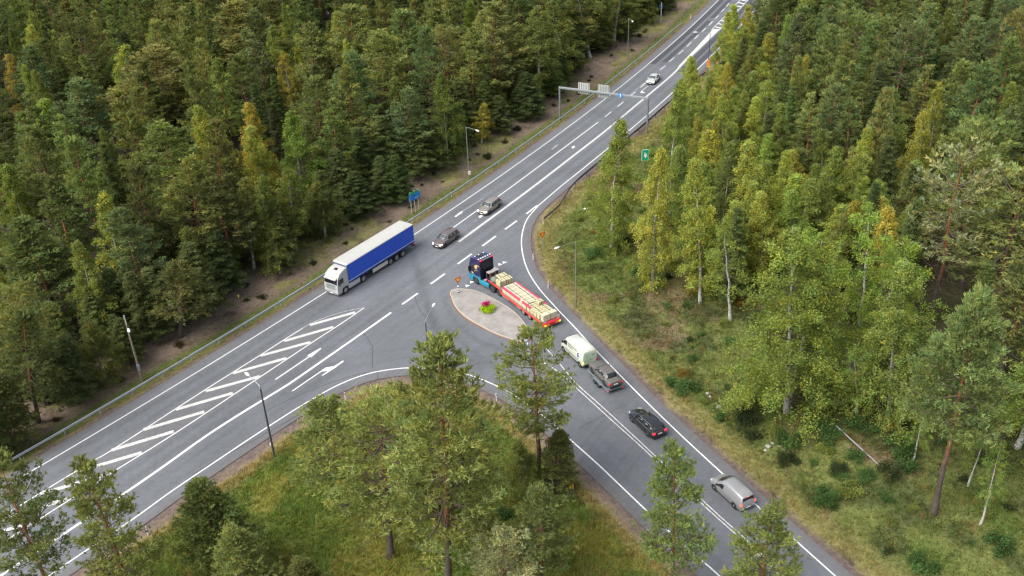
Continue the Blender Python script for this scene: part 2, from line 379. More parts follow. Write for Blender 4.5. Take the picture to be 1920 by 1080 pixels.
# the hatched area keeps a brownish, less driven surface
hm = ((lat > 4.0) & (lat < 7.3) & (RV[:, 1] < 103)); RCc[hm] = RCc[hm] * np.array([1.0, .95, .92])
M['asphalt'] = attr_material('asphalt', (.25, 1.6, 14, 45), (.07, .11, .12, .14), .25, 40, .88, .3, streak=(56, 14, .45, .075))
o = np_mesh('road', np.concatenate([RV, np.zeros((len(RV), 1))], 1), RF, M['asphalt'], RCc); tag(o, kind='structure')
# ---------------------------------------------------------------- painted markings
def worn(name, col, lo, hi, scale=7.0):
    m = bpy.data.materials.new(name); m.use_nodes = True; nt = m.node_tree; b = nt.nodes['Principled BSDF']; b.inputs['Roughness'].default_value = .75
    tc = nt.nodes.new('ShaderNodeTexCoord'); n = nt.nodes.new('ShaderNodeTexNoise'); n.inputs['Scale'].default_value = scale; n.inputs['Detail'].default_value = 7; n.inputs['Roughness'].default_value = .75
    nt.links.new(tc.outputs['Object'], n.inputs['Vector'])
    r = nt.nodes.new('ShaderNodeMapRange'); r.inputs['From Min'].default_value = lo; r.inputs['From Max'].default_value = hi; nt.links.new(n.outputs['Fac'], r.inputs['Value'])
    mx = nt.nodes.new('ShaderNodeMix'); mx.data_type = 'RGBA'; mx.inputs['A'].default_value = (.19, .19, .19, 1); mx.inputs['B'].default_value = (*col, 1)
    nt.links.new(r.outputs[0], mx.inputs['Factor']); nt.links.new(mx.outputs['Result'], b.inputs['Base Color']); return m
M['marking'] = worn('road_paint', (.72, .72, .70), .34, .50)
M['marking_worn'] = worn('worn_road_paint', (.70, .70, .68), .40, .58)
M['marking_faint'] = worn('faint_road_paint', (.66, .66, .65), .46, .62)
M['crack'] = mat('bitumen_crack', (.055, .055, .058), .8)
M['fresh'] = attr_material('fresh_asphalt', (.3, 2, 20), (.05, .08, .12), .2, 40, .85, .3)
class Marks:
    def __init__(s, z=.005, step=0.0): s.b = MB(); s.z = z; s.step = step
    def strip(s, p, w, z=None):
        p = np.asarray(p, float); z = s.z if z is None else z; s.z += s.step
        a, b = offset(p, w / 2), offset(p, -w / 2)
        v = [(x, y, z) for x, y in a] + [(x, y, z) for x, y in b]; n = len(p)
        s.b.add(v, [(i, i + n, i + n + 1, i + 1) for i in range(n - 1)]); return s
    def poly(s, q, z=None):
        z = s.z if z is None else z; s.z += s.step
        s.b.add([(*p, z) for p in q], [tuple(range(len(q)))]); return s
    def done(s, name, m): o = s.b.build(name, m, smooth=0); return tag(o, kind='structure')
def span(line, d, y0, y1):
    q = offset(line, d); return q[(q[:, 1] >= y0) & (q[:, 1] <= y1)]
k = Marks(); k.strip(L1, .14); k.strip(R1, .16); k.strip(EL, .16); k.done('edge_line_marking', M['marking'])
k = Marks()
k.strip(smooth_line(Gs([(733.3, 586), (640, 651.7), (541.7, 720)]), 1), .30); k.strip(smooth_line(np.vstack([Gs([(541.7, 720), (400, 808.3), (223.3, 931.7)]), offset(L1, -11.0)[20:4:-6]]), 1), .30)
k.strip(smooth_line(Gs([(850, 426.7), (896.7, 393.3), (946, 359.6), (1040, 290), (1121.7, 229)]), 1), .16)
k.done('lane_line_marking', M['marking'])
k = Marks(); k.strip(smooth_line(Gs([(860, 453.3), (988, 359), (1073.3, 293.3), (1133.3, 246.7), (1193.3, 196.7), (1256.7, 143.3), (1279, 120.5)]), 1), .42); k.done('centre_line_marking', M['marking_worn'])
k = Marks()
ca, cb = offset(L1, -6.55), offset(L1, -7.05); mA = (ca[:, 1] > 201) & (ca[:, 1] < 229)
pa = ca[mA]; pb = cb[mA]; wd = np.linspace(.0, 1.1, len(pa)); t = (pa - pb) / np.linalg.norm(pa - pb, axis=1)[:, None]
pa2 = pa + t * wd[:, None] * .9
v = [(*p, .0055) for p in pa2] + [(*p, .0055) for p in pb]; n = len(pa2); k.b.add(v, [(i, i + n, i + n + 1, i + 1) for i in range(n - 1)]); k.done('splitter_marking', mat('splitter_paint', (.55, .55, .5), .8, noise=.15, nscale=3))
k = Marks()
u0 = pa2[-1]; la = [u0]; 
upl = offset(L1, -5.35); upr = offset(L1, -7.1); mu = upl[:, 1] > 228
e = np.linspace(0, 1, mu.sum())[:, None]; upl2 = upl[mu] + 0 * e; upr2 = upr[mu] - (upl[mu] - upr[mu]) * e * .6
k.strip(upl2[:60], .14); k.strip(upr2[:60], .14)
for i in range(2, 60, 3): a, b = upl2[i + 1], upr2[i]; k.strip(np.array([a + (b - a) * .06, a + (b - a) * .94]), .55)
k.done('hatched_island_marking', M['marking'])
k = Marks()
k.strip(smooth_line(np.vstack([offset(L1, -3.85)[6:12:5], Gs([(80, 921.7), (213.3, 841.7), (326.7, 768.3), (403.3, 719), (486.7, 666.7), (533.3, 636.7), (566.7, 616)])]), 1), .13)
k.strip(smooth_line(np.vstack([Gs([(683, 577), (640, 606.5), (583.3, 643.3), (466.7, 720.7), (326.7, 813.3), (203.3, 890), (123.3, 941.7)]), offset(L1, -7.25)[18:2:-5]]), 1), .13)
k.done('hatch_border_marking', M['marking'])
k = Marks(); k.strip(smooth_line(Gs([(566, 616), (590, 603), (640, 585.5), (683, 577)]), 1), .12); k.done('hatch_tip_marking', M['marking_faint'])
k = Marks()
hs = [((580.8, 609.5), (666, 585.5)), ((533, 639.5), (625, 613)), ((488.5, 667), (581.5, 641.5)), ((436, 700), (537, 671.5)), ((385.5, 733.5), (487.3, 705.5)), ((329.5, 768), (436.5, 737)), ((269, 805.5), (383, 772)), ((209, 844), (326, 809)), ((143, 885), (266, 848.5)), ((76, 926), (200, 890))]
for a, b in hs: k.strip(Gs([a, b]), .52, .006)
k.strip(Gs([(5, 972), (128, 935)]), .52, .006); k.strip(Gs([(-70, 1020), (58, 980)]), .52, .006); k.strip(Gs([(-150, 1070), (-20, 1030)]), .52, .006)
k.done('hatch_marking', M['marking_worn'])
k = Marks()
for a, b in (((754, 570.7), (783.3, 550)), ((807.7, 532.3), (834, 513.3)), ((858.3, 495), (884.3, 476)), ((904.3, 461.3), (929.7, 442.7)), ((947, 430), (969, 414)), ((987, 401), (1007, 385.3))): k.strip(Gs([a, b]), .28)
for a, b in (((1134.3, 219.3), (1146.3, 209.3)), ((1157.7, 200), (1169.3, 190.7)), ((1180, 181.3), (1191.7, 172)), ((1201, 164), (1211, 155.3)), ((1219.5, 147.5), (1229, 139.2)), ((1237.7, 131), (1247.7, 123.3)), ((1255, 115.7), (1264.3, 107.7)), ((1272, 101.7), (1281, 94)), ((1287.7, 87.3), (1296, 79)), ((1302.3, 73), (1310, 65.3)), ((1316.3, 59.3), (1323.7, 52.3)), ((1329, 47.7), (1336, 40.3)), ((1341, 35.3), (1347.7, 28.7)), ((1352, 22.7), (1358.3, 16.3)), ((1362, 12), (1367, 6))): k.strip(Gs([a, b]), .17)
for a, b in (((973.3, 652.7), (985, 658.6)), ((992, 662), (1004, 669.5)), ((1012, 675), (1025, 683.5))): k.strip(Gs([a, b]), .16)
k.done('dashed_line_marking', M['marking'])
k = Marks()
k.strip(smooth_line(Gs([(1023.3, 652.2), (1046.7, 678.9), (1073.3, 711.1), (1093.3, 731.1), (1131.1, 764.4), (1212.2, 839.6), (1330, 950), (1393.3, 1006.7), (1470, 1079), (1580, 1185)]), 1), .125)
k.strip(smooth_line(Gs([(1033.3, 687.8), (1057.8, 705.6), (1080, 726.7), (1104.4, 748.9), (1144.4, 785.6), (1204.4, 839.6), (1322, 950), (1385, 1006.7), (1462, 1079), (1570, 1185)]), 1), .125)
k.done('double_line_marking', M['marking_worn'])
k = Marks(.005, .0006)                       # arrows, give-way triangles
k.strip(Gs([(516.5, 711.5), (580, 668.5)]), .15); k.poly(Gs([(576, 666.5), (583.5, 670), (602.5, 653.5), (601, 652.5)]))
k.strip(Gs([(548, 733.3), (603, 695.5)]), .15); k.poly(Gs([(602.5, 694.5), (611.5, 688.8), (626.5, 686.8), (642.5, 676), (645, 677.5), (627.5, 690.5), (606, 704), (602.5, 704.5), (615, 695.8), (604.5, 696.5)]))
k.strip(Gs([(853.5, 406.5), (866, 397)]), .3); k.poly(Gs([(860, 402.5), (858, 401), (866.5, 395.5), (867.5, 397.5), (863.5, 401.5)])); k.poly(Gs([(897, 405.5), (903.5, 402), (906, 405), (899.5, 409.2)])); k.poly(Gs([(902, 401.5), (904, 400.5), (905.5, 404.5), (903.5, 405)]))
k.poly(Gs([(1073.5, 274), (1077, 273.2), (1078, 276.2), (1074, 278.7), (1071.5, 277)]))
k.poly(Gs([(1200.5, 172.5), (1204, 170.5), (1206, 172.2), (1205, 174), (1202.3, 174.7)])); k.poly(Gs([(1204, 172), (1206, 173.6), (1209, 172.3), (1208, 174.8), (1206, 174.6)])); k.strip(Gs([(1203, 170.5), (1214.5, 161.3)]), .12)
for a in ((865.5, 545), (875.5, 535.5), (884, 528.5), (927, 503), (936.5, 495.5), (945, 491.8)):
    c = G(*a)[:2]; d = np.array([.80, .60]) * .38; e = np.array([-.60, .80]) * .55
    k.poly([c - d - e * .5, c + d - e * .5, c + e * .6])
k.done('arrow_marking', M['marking'])
k = Marks(.0125, .0006); k.strip(smooth_line(Gs([(866, 397), (905, 372.5)]), 1), .13); k.strip(Gs([(1035, 280), (1045.5, 271.5)]), .25); k.strip(Gs([(1179, 179), (1193, 168), (1230, 137)]), .10); k.strip(Gs([(890, 415), (894, 412.5)]), .1); k.done('faded_arrow_marking', M['marking_faint'])
k = Marks(.0035)
for q in ([(680, 625), (688, 632), (692, 640), (699, 652), (694, 656)], [(699, 652), (698, 690)], [(708, 700), (709, 712)], [(530, 718), (570, 697), (602, 678)], [(500, 770), (545, 748), (600, 725), (660, 705), (690, 698)], [(360, 890), (430, 850), (500, 812), (560, 778)], [(777, 552), (782, 570), (792, 588), (800, 596)], [(652, 577), (656, 586), (655, 590)]):
    k.strip(smooth_line(Gs(q), .5), .09)
k.strip(Gs([(1085, 803), (1160, 765)]), .07)
k.done('crack_marking', M['crack'])
k = Marks(.003)                             # renewed dark wheel tracks on the far stretch
for d, y0, y1, wd in ((-.85, 203.5, 380, 1.25), (-2.75, 204.5, 236.5, 1.05), (-2.75, 238.5, 380, 1.05), (-8.15, 197, 380, 1.2), (-9.95, 196, 380, 1.2)):
    q = span(L1, d, y0, y1); k.strip(q, wd)
o = k.done('fresh_asphalt_road', M['fresh'])
a = o.data.color_attributes.new('Col', 'FLOAT_COLOR', 'POINT'); a.data.foreach_set('color', np.tile([.062, .065, .077, 1], len(o.data.vertices)).astype(np.float32))
# ---------------------------------------------------------------- kerbed traffic island
isl = smooth_line(Gs([(843.3, 551), (846, 545.5), (855, 542.7), (872, 543), (893.3, 546.7), (923.3, 560), (956.7, 580), (976.7, 598.3), (990, 617), (994, 634), (988, 640.5), (976.7, 641.7), (960, 637), (930, 626.7), (900, 611.7), (870, 593.3), (852, 573), (843.3, 551)]), .4)[:-1]
M['island'] = mat('island_paving', (.315, .295, .275), .9, noise=.09, nscale=9, bump=.2)
def paving(m):
    nt = m.node_tree; b = nt.nodes['Principled BSDF']; src = b.inputs['Base Color'].links[0].from_socket
    tc = nt.nodes.new('ShaderNodeTexCoord'); mp = nt.nodes.new('ShaderNodeMapping'); mp.inputs['Rotation'].default_value = (0, 0, R(-40)); br = nt.nodes.new('ShaderNodeTexBrick'); br.inputs['Scale'].default_value = 2.4
    br.inputs['Color1'].default_value = (1, 1, 1, 1); br.inputs['Color2'].default_value = (.86, .86, .87, 1); br.inputs['Mortar'].default_value = (.62, .62, .60, 1); br.inputs['Mortar Size'].default_value = .022
    nt.links.new(tc.outputs['Object'], mp.inputs[0]); nt.links.new(mp.outputs[0], br.inputs['Vector'])
    n = nt.nodes.new('ShaderNodeTexNoise'); n.inputs['Scale'].default_value = .7; n.inputs['Detail'].default_value = 6; nt.links.new(tc.outputs['Object'], n.inputs['Vector'])
    r = nt.nodes.new('ShaderNodeMapRange'); r.inputs['From Min'].default_value = .35; r.inputs['From Max'].default_value = .65; r.inputs['To Min'].default_value = .82; r.inputs['To Max'].default_value = 1.1; nt.links.new(n.outputs['Fac'], r.inputs['Value'])
    v = nt.nodes.new('ShaderNodeVectorMath'); v.operation = 'MULTIPLY'; nt.links.new(src, v.inputs[0]); nt.links.new(br.outputs['Color'], v.inputs[1])
    w_ = nt.nodes.new('ShaderNodeVectorMath'); w_.operation = 'SCALE'; nt.links.new(v.outputs[0], w_.inputs[0]); nt.links.new(r.outputs[0], w_.inputs['Scale']); nt.links.new(w_.outputs[0], b.inputs['Base Color'])
paving(M['island'])
M['kerb'] = mat('kerb_stone', (.38, .345, .29), .85, noise=.12, nscale=5)
cen = isl.mean(0); inn = cen + (isl - cen) * (1 - .17 / np.linalg.norm(isl - cen, axis=1))[:, None]; n = len(isl)
b = MB(); b.add([(*p, .14) for p in isl] + [(*p, 0) for p in isl] + [(*p, .14) for p in inn], [(i, (i + 1) % n, (i + 1) % n + n, i + n) for i in range(n)] + [(i, i + 2 * n, (i + 1) % n + 2 * n, (i + 1) % n) for i in range(n)])
tag(b.build('island_kerb', M['kerb'], smooth=0), kind='structure')
b = MB(); b.add([(*p, .137) for p in inn], [tuple(range(n))]); tag(b.build('island_pavement', M['island'], smooth=0), kind='structure')
out = cen + (isl - cen) * (1 + .22 / np.linalg.norm(isl - cen, axis=1))[:, None]
t_ = np.array([p[1] - cen[1] + (p[0] - cen[0]) * 1.15 for p in isl])
b = MB(); b.add([(*p, .004) for p in out] + [(*p, .004) for p in isl], [(i, (i + 1) % n, (i + 1) % n + n, i + n) for i in range(n) if t_[i] < 1])
tag(b.build('kerb_dirt_road', mat('rusty_dirt', (.20, .09, .05), .95, noise=.3, nscale=6), smooth=0), kind='structure')
# ---------------------------------------------------------------- vehicles (local axes: x forward, y to the driver's left, z up)
def paint(name, col, rough=.32, metal=.0, coat=.7, noise=.05): return mat(name, col, rough, metal, coat, noise, 1.2)
def wheel(parent, x, y, r, wd, rim, deep=False, name='wheel'):
    """tyre with a rim let into its outer face; y sign gives the outer side"""
    s = 1 if y > 0 else -1; b = MB(); n = 20
    ring = lambda rad, yy: [(x + rad * math.cos(2 * math.pi * i / n), yy, r + rad * math.sin(2 * math.pi * i / n)) for i in range(n)]
    b.loft([ring(r * .6, y - s * wd), ring(r * .97, y - s * wd), ring(r, y - s * wd * .8), ring(r, y - s * wd * .2), ring(r * .96, y), ring(r * .68, y + s * .005), ring(r * .64, y - s * .03)], 0)
    w = b.build(name, M['tyre'], parent, smooth=40)
    q = MB(); d = .09 if deep else .02
    q.loft([ring(r * .66, y - s * .02), ring(r * .60, y - s * .03), ring(r * .25, y - s * d), ring(r * .2, y - s * (d - .03 if deep else .0)), ring(r * .02, y - s * (d - .03 if deep else .0))], 0)
    q.build('rim', rim, w, smooth=40)
    return w
def section(x, zb, zt, w, wt, crown=.03, belly=.9):
    """closed half-rounded body section at station x: floor, sill, waist, shoulder, roof"""
    h = zt - zb
    half = [(0, zb), (w * belly, zb), (w, zb + min(.14, h * .2)), (w, zb + h * .52), (w + (wt - w) * .35, zb + h * .74), (wt, zt - min(.07, h * .10)), (wt - min(.09, wt * .12), zt), (wt * .45, zt + crown * .8), (0, zt + crown)]
    return [(x, y, z) for y, z in half] + [(x, -y, z) for y, z in reversed(half[1:-1])]
def passenger_car(name, label, cat, wheels, W, style, body, rim, glass='glass', lit='front', plate=True, z0=0.0, group=None, pitch=0.0):
    """wheels: pixel positions of the two wheels on the driver's side (front, rear)"""
    st = STY[style]; L, H = st['L'], st['H']
    f, r = (G(*q, .31 + z0)[:2] for q in wheels); h = math.atan2(f[1] - r[1], f[0] - r[0])
    mid = (f + r) / 2; lft = np.array([-math.sin(h), math.cos(h)]); mw = (st['wf'] + st['wr']) / 2
    c = mid - lft * (W / 2 - .02) - np.array([math.cos(h), math.sin(h)]) * mw
    t = thing(name, label, cat, (c[0], c[1], z0), h, group)
    if pitch: t.rotation_euler = (0, pitch, h)
    w = W / 2; b = MB(); b.loft([section(x, zb, zt, w * k, w * k * .93, .025) for x, zb, zt, k in st['body']], 0)
    if st.get('roof'):
        xr, xf, tr, tf, belt = st['roof']
        def ring(q, grow=0.0):
            z = belt + (H - belt) * q; hw = w * (.95 + (.76 - .95) * q ** 1.15) + grow; a = xr + (tr - xr) * q ** .9 - grow; e = xf + (tf - xf) * q ** .92 + grow; ch = .16
            half = [(e, 0), (e - .05, hw * .55), (e - ch, hw - .05), (e - ch - .18, hw), ((a + e) / 2, hw + .005), (a + ch + .1, hw), (a + .05, hw - .07), (a, hw * .5), (a, 0)]
            return [(x, y, z) for x, y in half] + [(x, -y, z) for x, y in reversed(half[1:-1])]
        R_ = [ring(q) for q in (0, .45, .8, .93, 1.0)]
        top = [((x - (a0 := (tr + tf) / 2)) * .80 + a0, y * .75, H + .035) for x, y, z in R_[-1]]
        b.loft(R_ + [top], 0)
    bo = b.build('body', [body], t, smooth=50)
    # dark wheel arches and sills
    k = MB()
    for x in (st['wf'], st['wr']):
        for s in (1, -1): k.cyl((x, s * (w - .12), .33), (x, s * (w + .004), .33), .395, n=20)
    k.box(st['body'][0][0] + .5, st['body'][-1][0] - .4, -w * .98, w * .98, .17, .26)
    k.box(st['body'][0][0] - .02, st['body'][0][0] + .3, -w * .82, w * .82, .24, .44); k.box(st['body'][-1][0] - .3, st['body'][-1][0] + .015, -w * .70, w * .70, .22, .42)
    k.build('trim', M['black_plastic'], t, bevel=.015)
    for x in (st['wf'], st['wr']):
        for s in (1, -1): wheel(t, x, s * (w + .012), .325, .2, rim)
    # glazing
    if st.get('roof'):
        gl = M[glass]
        def P_(q, x_is, y): z = belt + (H - belt) * q; hw = w * (.95 + (.76 - .95) * q ** 1.15); a = xr + (tr - xr) * q ** .9; e = xf + (tf - xf) * q ** .92; return ((e if x_is == 'f' else a), y * hw, z)
        def pane(nm, x_is, q0, q1, ya, m):
            g = MB(); s = .014 if x_is == 'f' else -.014; rows = [q0 + (q1 - q0) * i / 4 for i in range(5)]
            cols = (-ya, -ya * .55, 0, ya * .55, ya); v = []
            for q in rows:
                for y in cols:
                    p = P_(q, x_is, y); bow = .05 * (1 - (abs(y) / .8) ** 2) if x_is == 'f' else .012; v.append((p[0] + s + (bow - .05 if x_is == 'f' else -bow + .01), p[1], p[2] + .012))
            n = len(cols); g.add(v, [(r_ * n + c_, r_ * n + c_ + 1, (r_ + 1) * n + c_ + 1, (r_ + 1) * n + c_) for r_ in range(4) for c_ in range(n - 1)])
            o = g.build(nm, m, t, smooth=60); o.modifiers.new('thickness', 'SOLIDIFY').thickness = .012; return o
        pane('windscreen', 'f', .13, .90, .80, M['glass_sky'] if lit == 'front' else gl); pane('rear_window', 'r', .22 if style != 'sedan_old' else .1, .90, .80, gl if lit == 'front' else M[glass])
        for s in (1, -1):
            for f0, f1 in st['panes']:
                g = MB(); v = []
                for q in (.10, .45, .84):
                    z = belt + (H - belt) * q; hw = w * (.95 + (.76 - .95) * q ** 1.15); a = xr + (tr - xr) * q ** .9 + .12; e = xf + (tf - xf) * q ** .92 - .17
                    for fr in (f0, f1): v.append((a + (e - a) * fr, s * (hw + .014), z))
                g.add(v, [(0, 1, 3, 2), (2, 3, 5, 4)]); o = g.build('side_window', gl, t, smooth=60); o.modifiers.new('thickness', 'SOLIDIFY').thickness = .012
    xf_, xr_ = st['body'][-1][0], st['body'][0][0]
    for s in (1, -1):
        hl = MB(); z = st['zl']; hl.loft([[(xf_ - .34, s * w * .93, z - .02), (xf_ - .34, s * w * .93, z + .09), (xf_ - .34, s * w * .8, z + .11), (xf_ - .34, s * w * .8, z - .02)], [(xf_ - .03, s * w * .78, z - .08), (xf_ - .05, s * w * .78, z + .05), (xf_ - .03, s * w * .50, z + .05), (xf_ + .012, s * w * .50, z - .08)]])
        hl.build('headlight', M['headlight'] if lit == 'front' else M['lens'], t, bevel=.01)
        tl = MB(); zt = st['zt']; tl.box(xr_ - .025, xr_ + .16, min(s * w * .60, s * w * .955), max(s * w * .60, s * w * .955), zt - .09, zt + .10)
        tl.build('taillight', M['red_lit'] if lit == 'rear' else M['red_lens'], t, bevel=.03)
        mi = MB(); mi.box(st['mx'] - .08, st['mx'] + .08, min(s * (w * .95), s * (w + .17)), max(s * (w * .95), s * (w + .17)), st['mz'], st['mz'] + .14); mi.build('mirror', body, t, bevel=.03)
    if plate:
        p = MB(); p.box(xr_ - .035, xr_ - .015, -.25, .25, st['zt'] - .16, st['zt'] - .05); p.build('number_plate', M['plate'], t)
        p = MB(); p.box(xf_ + .02, xf_ + .035, -.25, .25, .36, .47); p.build('number_plate', M['plate'], t)
    gr = MB(); gr.box(xf_ - .06, xf_ + .012, -w * .42, w * .42, st['zl'] - .10, st['zl'] + .02); gr.build('grille', M['black_plastic'], t, bevel=.01)
    return t
STY = {}
STY['estate'] = dict(L=4.75, H=1.46, wf=1.42, wr=-1.33, zl=.66, zt=.84, mx=.82, mz=.93, panes=((.03, .27), (.30, .60), (.63, .97)), roof=(-2.30, 1.22, -1.98, .42, .93),
    body=[(-2.36, .40, .84, .84), (-2.30, .28, .93, .93), (-2.0, .22, .95, .985), (-1.0, .2, .95, 1.0), (.4, .2, .95, 1.0), (1.15, .2, .94, .99), (1.75, .22, .84, .97), (2.15, .24, .74, .91), (2.33, .28, .66, .80), (2.37, .36, .58, .70)])
STY['sedan'] = dict(L=4.6, H=1.44, wf=1.38, wr=-1.32, zl=.64, zt=.82, mx=.80, mz=.92, panes=((.05, .46), (.50, .96)), roof=(-1.80, 1.20, -.98, .38, .93),
    body=[(-2.30, .40, .80, .80), (-2.24, .28, .93, .90), (-1.9, .22, .98, .965), (-1.0, .2, .95, 1.0), (.4, .2, .94, 1.0), (1.15, .2, .93, .99), (1.72, .22, .83, .97), (2.1, .24, .73, .92), (2.26, .28, .66, .82), (2.3, .36, .58, .72)])
STY['sedan_old'] = dict(L=4.7, H=1.40, wf=1.48, wr=-1.24, zl=.66, zt=.78, mx=.72, mz=.92, panes=((.05, .46), (.50, .96)), roof=(-1.58, 1.02, -1.10, .45, .92),
    body=[(-2.36, .42, .86, .90), (-2.33, .30, .95, .95), (-1.9, .24, .97, .975), (-1.0, .22, .94, 1.0), (.4, .22, .93, 1.0), (1.05, .22, .93, .99), (1.75, .24, .87, .975), (2.22, .26, .80, .95), (2.34, .30, .74, .91), (2.37, .36, .66, .86)])
BROWN = paint('brown_grey_metallic', (.155, .130, .125), .3, .4); CHAMP = paint('champagne_metallic', (.30, .275, .24), .3, .5); SILV = paint('silver_metallic', (.55, .55, .52), .3, .35)
BLACK = paint('black_metallic', (.008, .008, .010), .09, .0, 1.0, 0); DULL = paint('faded_brown_grey', (.115, .105, .10), .6, .1, .1, .12)
passenger_car('estate_car', 'brown-grey estate car with lit headlights waiting nearest the junction on the main road', 'car', [(834.9, 460.8), (856.2, 445.7)], 1.86, 'estate', BROWN, M['dark_rim'])
passenger_car('estate_car', 'champagne estate car with lit headlights following the brown-grey estate on the main road', 'car', [(918.6, 398.2), (934.8, 386.1)], 1.80, 'estate', CHAMP, M['rim'])
passenger_car('saloon_car', 'silver saloon car coming down the far main road beyond the gantry', 'car', [(1228.6, 155.6), (1237, 147.2)], 1.80, 'sedan', SILV, M['dark_rim'])
t = passenger_car('estate_car', 'glossy black estate car on the side road with red tail lights', 'car', [(1185.6, 787.8), (1212.2, 812.6)], 1.84, 'estate', BLACK, M['rim'], lit='rear')
b = MB()
for s in (1, -1): b.tube([(.38, s * .66, 1.475), (-.6, s * .70, 1.52), (-1.75, s * .68, 1.49)], .022, 5)
b.build('roof_rail', M['rim'], t)
b = MB()
for s in (1, -1): b.tube([(1.15, s * .89, .965), (.2, s * .915, .975), (-1.9, s * .90, .985)], .014, 4)
b.build('window_trim', M['rim'], t)

# grey minivan with blind sides
def van_shell(t, stations, body, name='body'):
    b = MB(); b.loft([section(x, zb, zt, w, wt, cr) for x, zb, zt, w, wt, cr in stations], 0); return b.build(name, body, t, smooth=42)
def face_panel(t, name, pts, m, th=.014):
    g = MB(); g.add(pts, [tuple(range(len(pts)))]); o = g.build(name, m, t, smooth=0, fix=False); s = o.modifiers.new('thickness', 'SOLIDIFY'); s.thickness = th; s.offset = 0; return o
def place(wheels, W, mw, z=.31):
    f, r = (G(*q, z)[:2] for q in wheels); h = math.atan2(f[1] - r[1], f[0] - r[0]); lft = np.array([-math.sin(h), math.cos(h)])
    c = (f + r) / 2 - lft * (W / 2 - .02) - np.array([math.cos(h), math.sin(h)]) * mw; return (c[0], c[1], 0), h
GREYV = paint('grey_silver_metallic', (.34, .34, .35), .33, .4)
loc, h = place([(1338.9, 914.4), (1375.7, 948.2)], 1.86, .05)
t = thing('minivan', 'grey minivan with blind side panels and glowing tail lights, last in the side road queue', 'van', loc, h); w = .93
van_shell(t, [(-2.36, .42, 1.10, .80, .74, .0), (-2.30, .28, 1.30, .88, .74, .02), (-2.18, .24, 1.66, .915, .72, .03), (-2.0, .22, 1.74, .925, .72, .04), (-.5, .2, 1.80, .93, .73, .05), (.35, .2, 1.78, .93, .71, .05), (.75, .2, 1.62, .93, .71, .04), (1.25, .2, 1.27, .925, .74, .03), (1.62, .2, 1.05, .92, .80, .02), (2.0, .22, .92, .87, .76, .02), (2.28, .26, .76, .76, .68, .0), (2.36, .36, .62, .66, .6, .0)], GREYV)
k = MB()
for x in (1.48, -1.42):
    for s in (1, -1): k.cyl((x, s * .8, .33), (x, s * (w + .003), .33), .40, n=20)
k.box(-1.9, 1.9, -w * .975, w * .975, .17, .25); k.box(-2.385, -2.2, -.35, .35, .40, .56); k.build('trim', M['black_plastic'], t, bevel=.015)
for x in (1.48, -1.42):
    for s in (1, -1): wheel(t, x, s * (w + .012), .33, .2, M['rim'])
face_panel(t, 'windscreen', [(1.30, .70, 1.285), (1.42, 0, 1.30), (1.30, -.70, 1.285), (.72, -.62, 1.69), (.76, 0, 1.73), (.72, .62, 1.69)], M['glass'])
face_panel(t, 'rear_window', [(-2.335, -.66, 1.14), (-2.335, .66, 1.14), (-2.215, .62, 1.62), (-2.215, -.62, 1.62)], M['glass'])
for s in (1, -1):
    face_panel(t, 'side_window', [(1.22, s * .945, 1.0), (.30, s * .945, 1.02), (.22, s * .835, 1.48), (.55, s * .835, 1.48)], M['glass'])
    face_panel(t, 'sliding_rail', [(.2, s * .938, 1.0), (-1.9, s * .93, .98), (-1.9, s * .93, .955), (.2, s * .938, .975)], M['rim'])
    tl = MB(); tl.box(-2.36, -2.2, min(s * .62, s * .90), max(s * .62, s * .90), .84, 1.06); tl.build('taillight', M['brake_lit'], t, bevel=.03)
    hl = MB(); hl.box(2.0, 2.27, min(s * .5, s * .82), max(s * .5, s * .82), .66, .82); hl.build('headlight', M['lens'], t, bevel=.03)
    mi = MB(); mi.box(1.0, 1.16, min(s * .93, s * 1.14), max(s * .93, s * 1.14), 1.02, 1.18); mi.build('mirror', M['black_plastic'], t, bevel=.03)
b = MB()
for y in (-.5, -.3, -.1, .1, .3, .5): b.box(-1.9, .2, y - .02, y + .02, 1.795 if abs(y) < .4 else 1.775, 1.842 if abs(y) < .2 else 1.83 if abs(y) < .4 else 1.80)
b.build('roof_rib', GREYV, t, bevel=.01)
b = MB(); b.box(-2.23, -2.17, -.12, .12, 1.64, 1.68); b.build('brake_light', M['brake_lit'], t)
b = MB(); b.box(-2.41, -2.385, -.25, .25, .50, .60); b.build('number_plate', M['plate'], t)

# pale green and white high-roof van
PALE = paint('pale_green_white_paint', (.50, .53, .44), .4, 0, .4); 
loc, h = place([(1056.7, 655), (1086.7, 683.9)], 1.98, -.05)
t = thing('delivery_van', 'white and pale green panel van with a round blue and black emblem, towing a trailer', 'van', loc, h); w = .99; VAN, VANH, VANL = t, h, loc
van_shell(t, [(-2.60, .42, 2.16, .93, .84, .0), (-2.55, .34, 2.26, .975, .85, .03), (-2.3, .32, 2.32, .985, .86, .04), (0, .30, 2.34, .99, .87, .05), (1.05, .30, 2.32, .99, .86, .05), (1.35, .30, 2.20, .985, .85, .04), (1.72, .30, 1.75, .98, .86, .03), (2.02, .30, 1.36, .97, .88, .02), (2.40, .32, 1.16, .94, .84, .02), (2.62, .36, .90, .84, .78, .0), (2.68, .45, .62, .74, .7, .0)], PALE)
k = MB()
for x in (1.83, -1.86):
    for s in (1, -1): k.cyl((x, s * .85, .34), (x, s * (w + .003), .34), .41, n=20)
k.box(-2.2, 2.3, -w * .975, w * .975, .24, .38); k.box(-2.68, -2.45, -.95, .95, .36, .56); k.box(2.4, 2.70, -.80, .80, .34, .52); k.build('trim', M['black_plastic'], t, bevel=.015)
for x in (1.83, -1.86):
    for s in (1, -1): wheel(t, x, s * (w + .012), .335, .21, M['rim'])
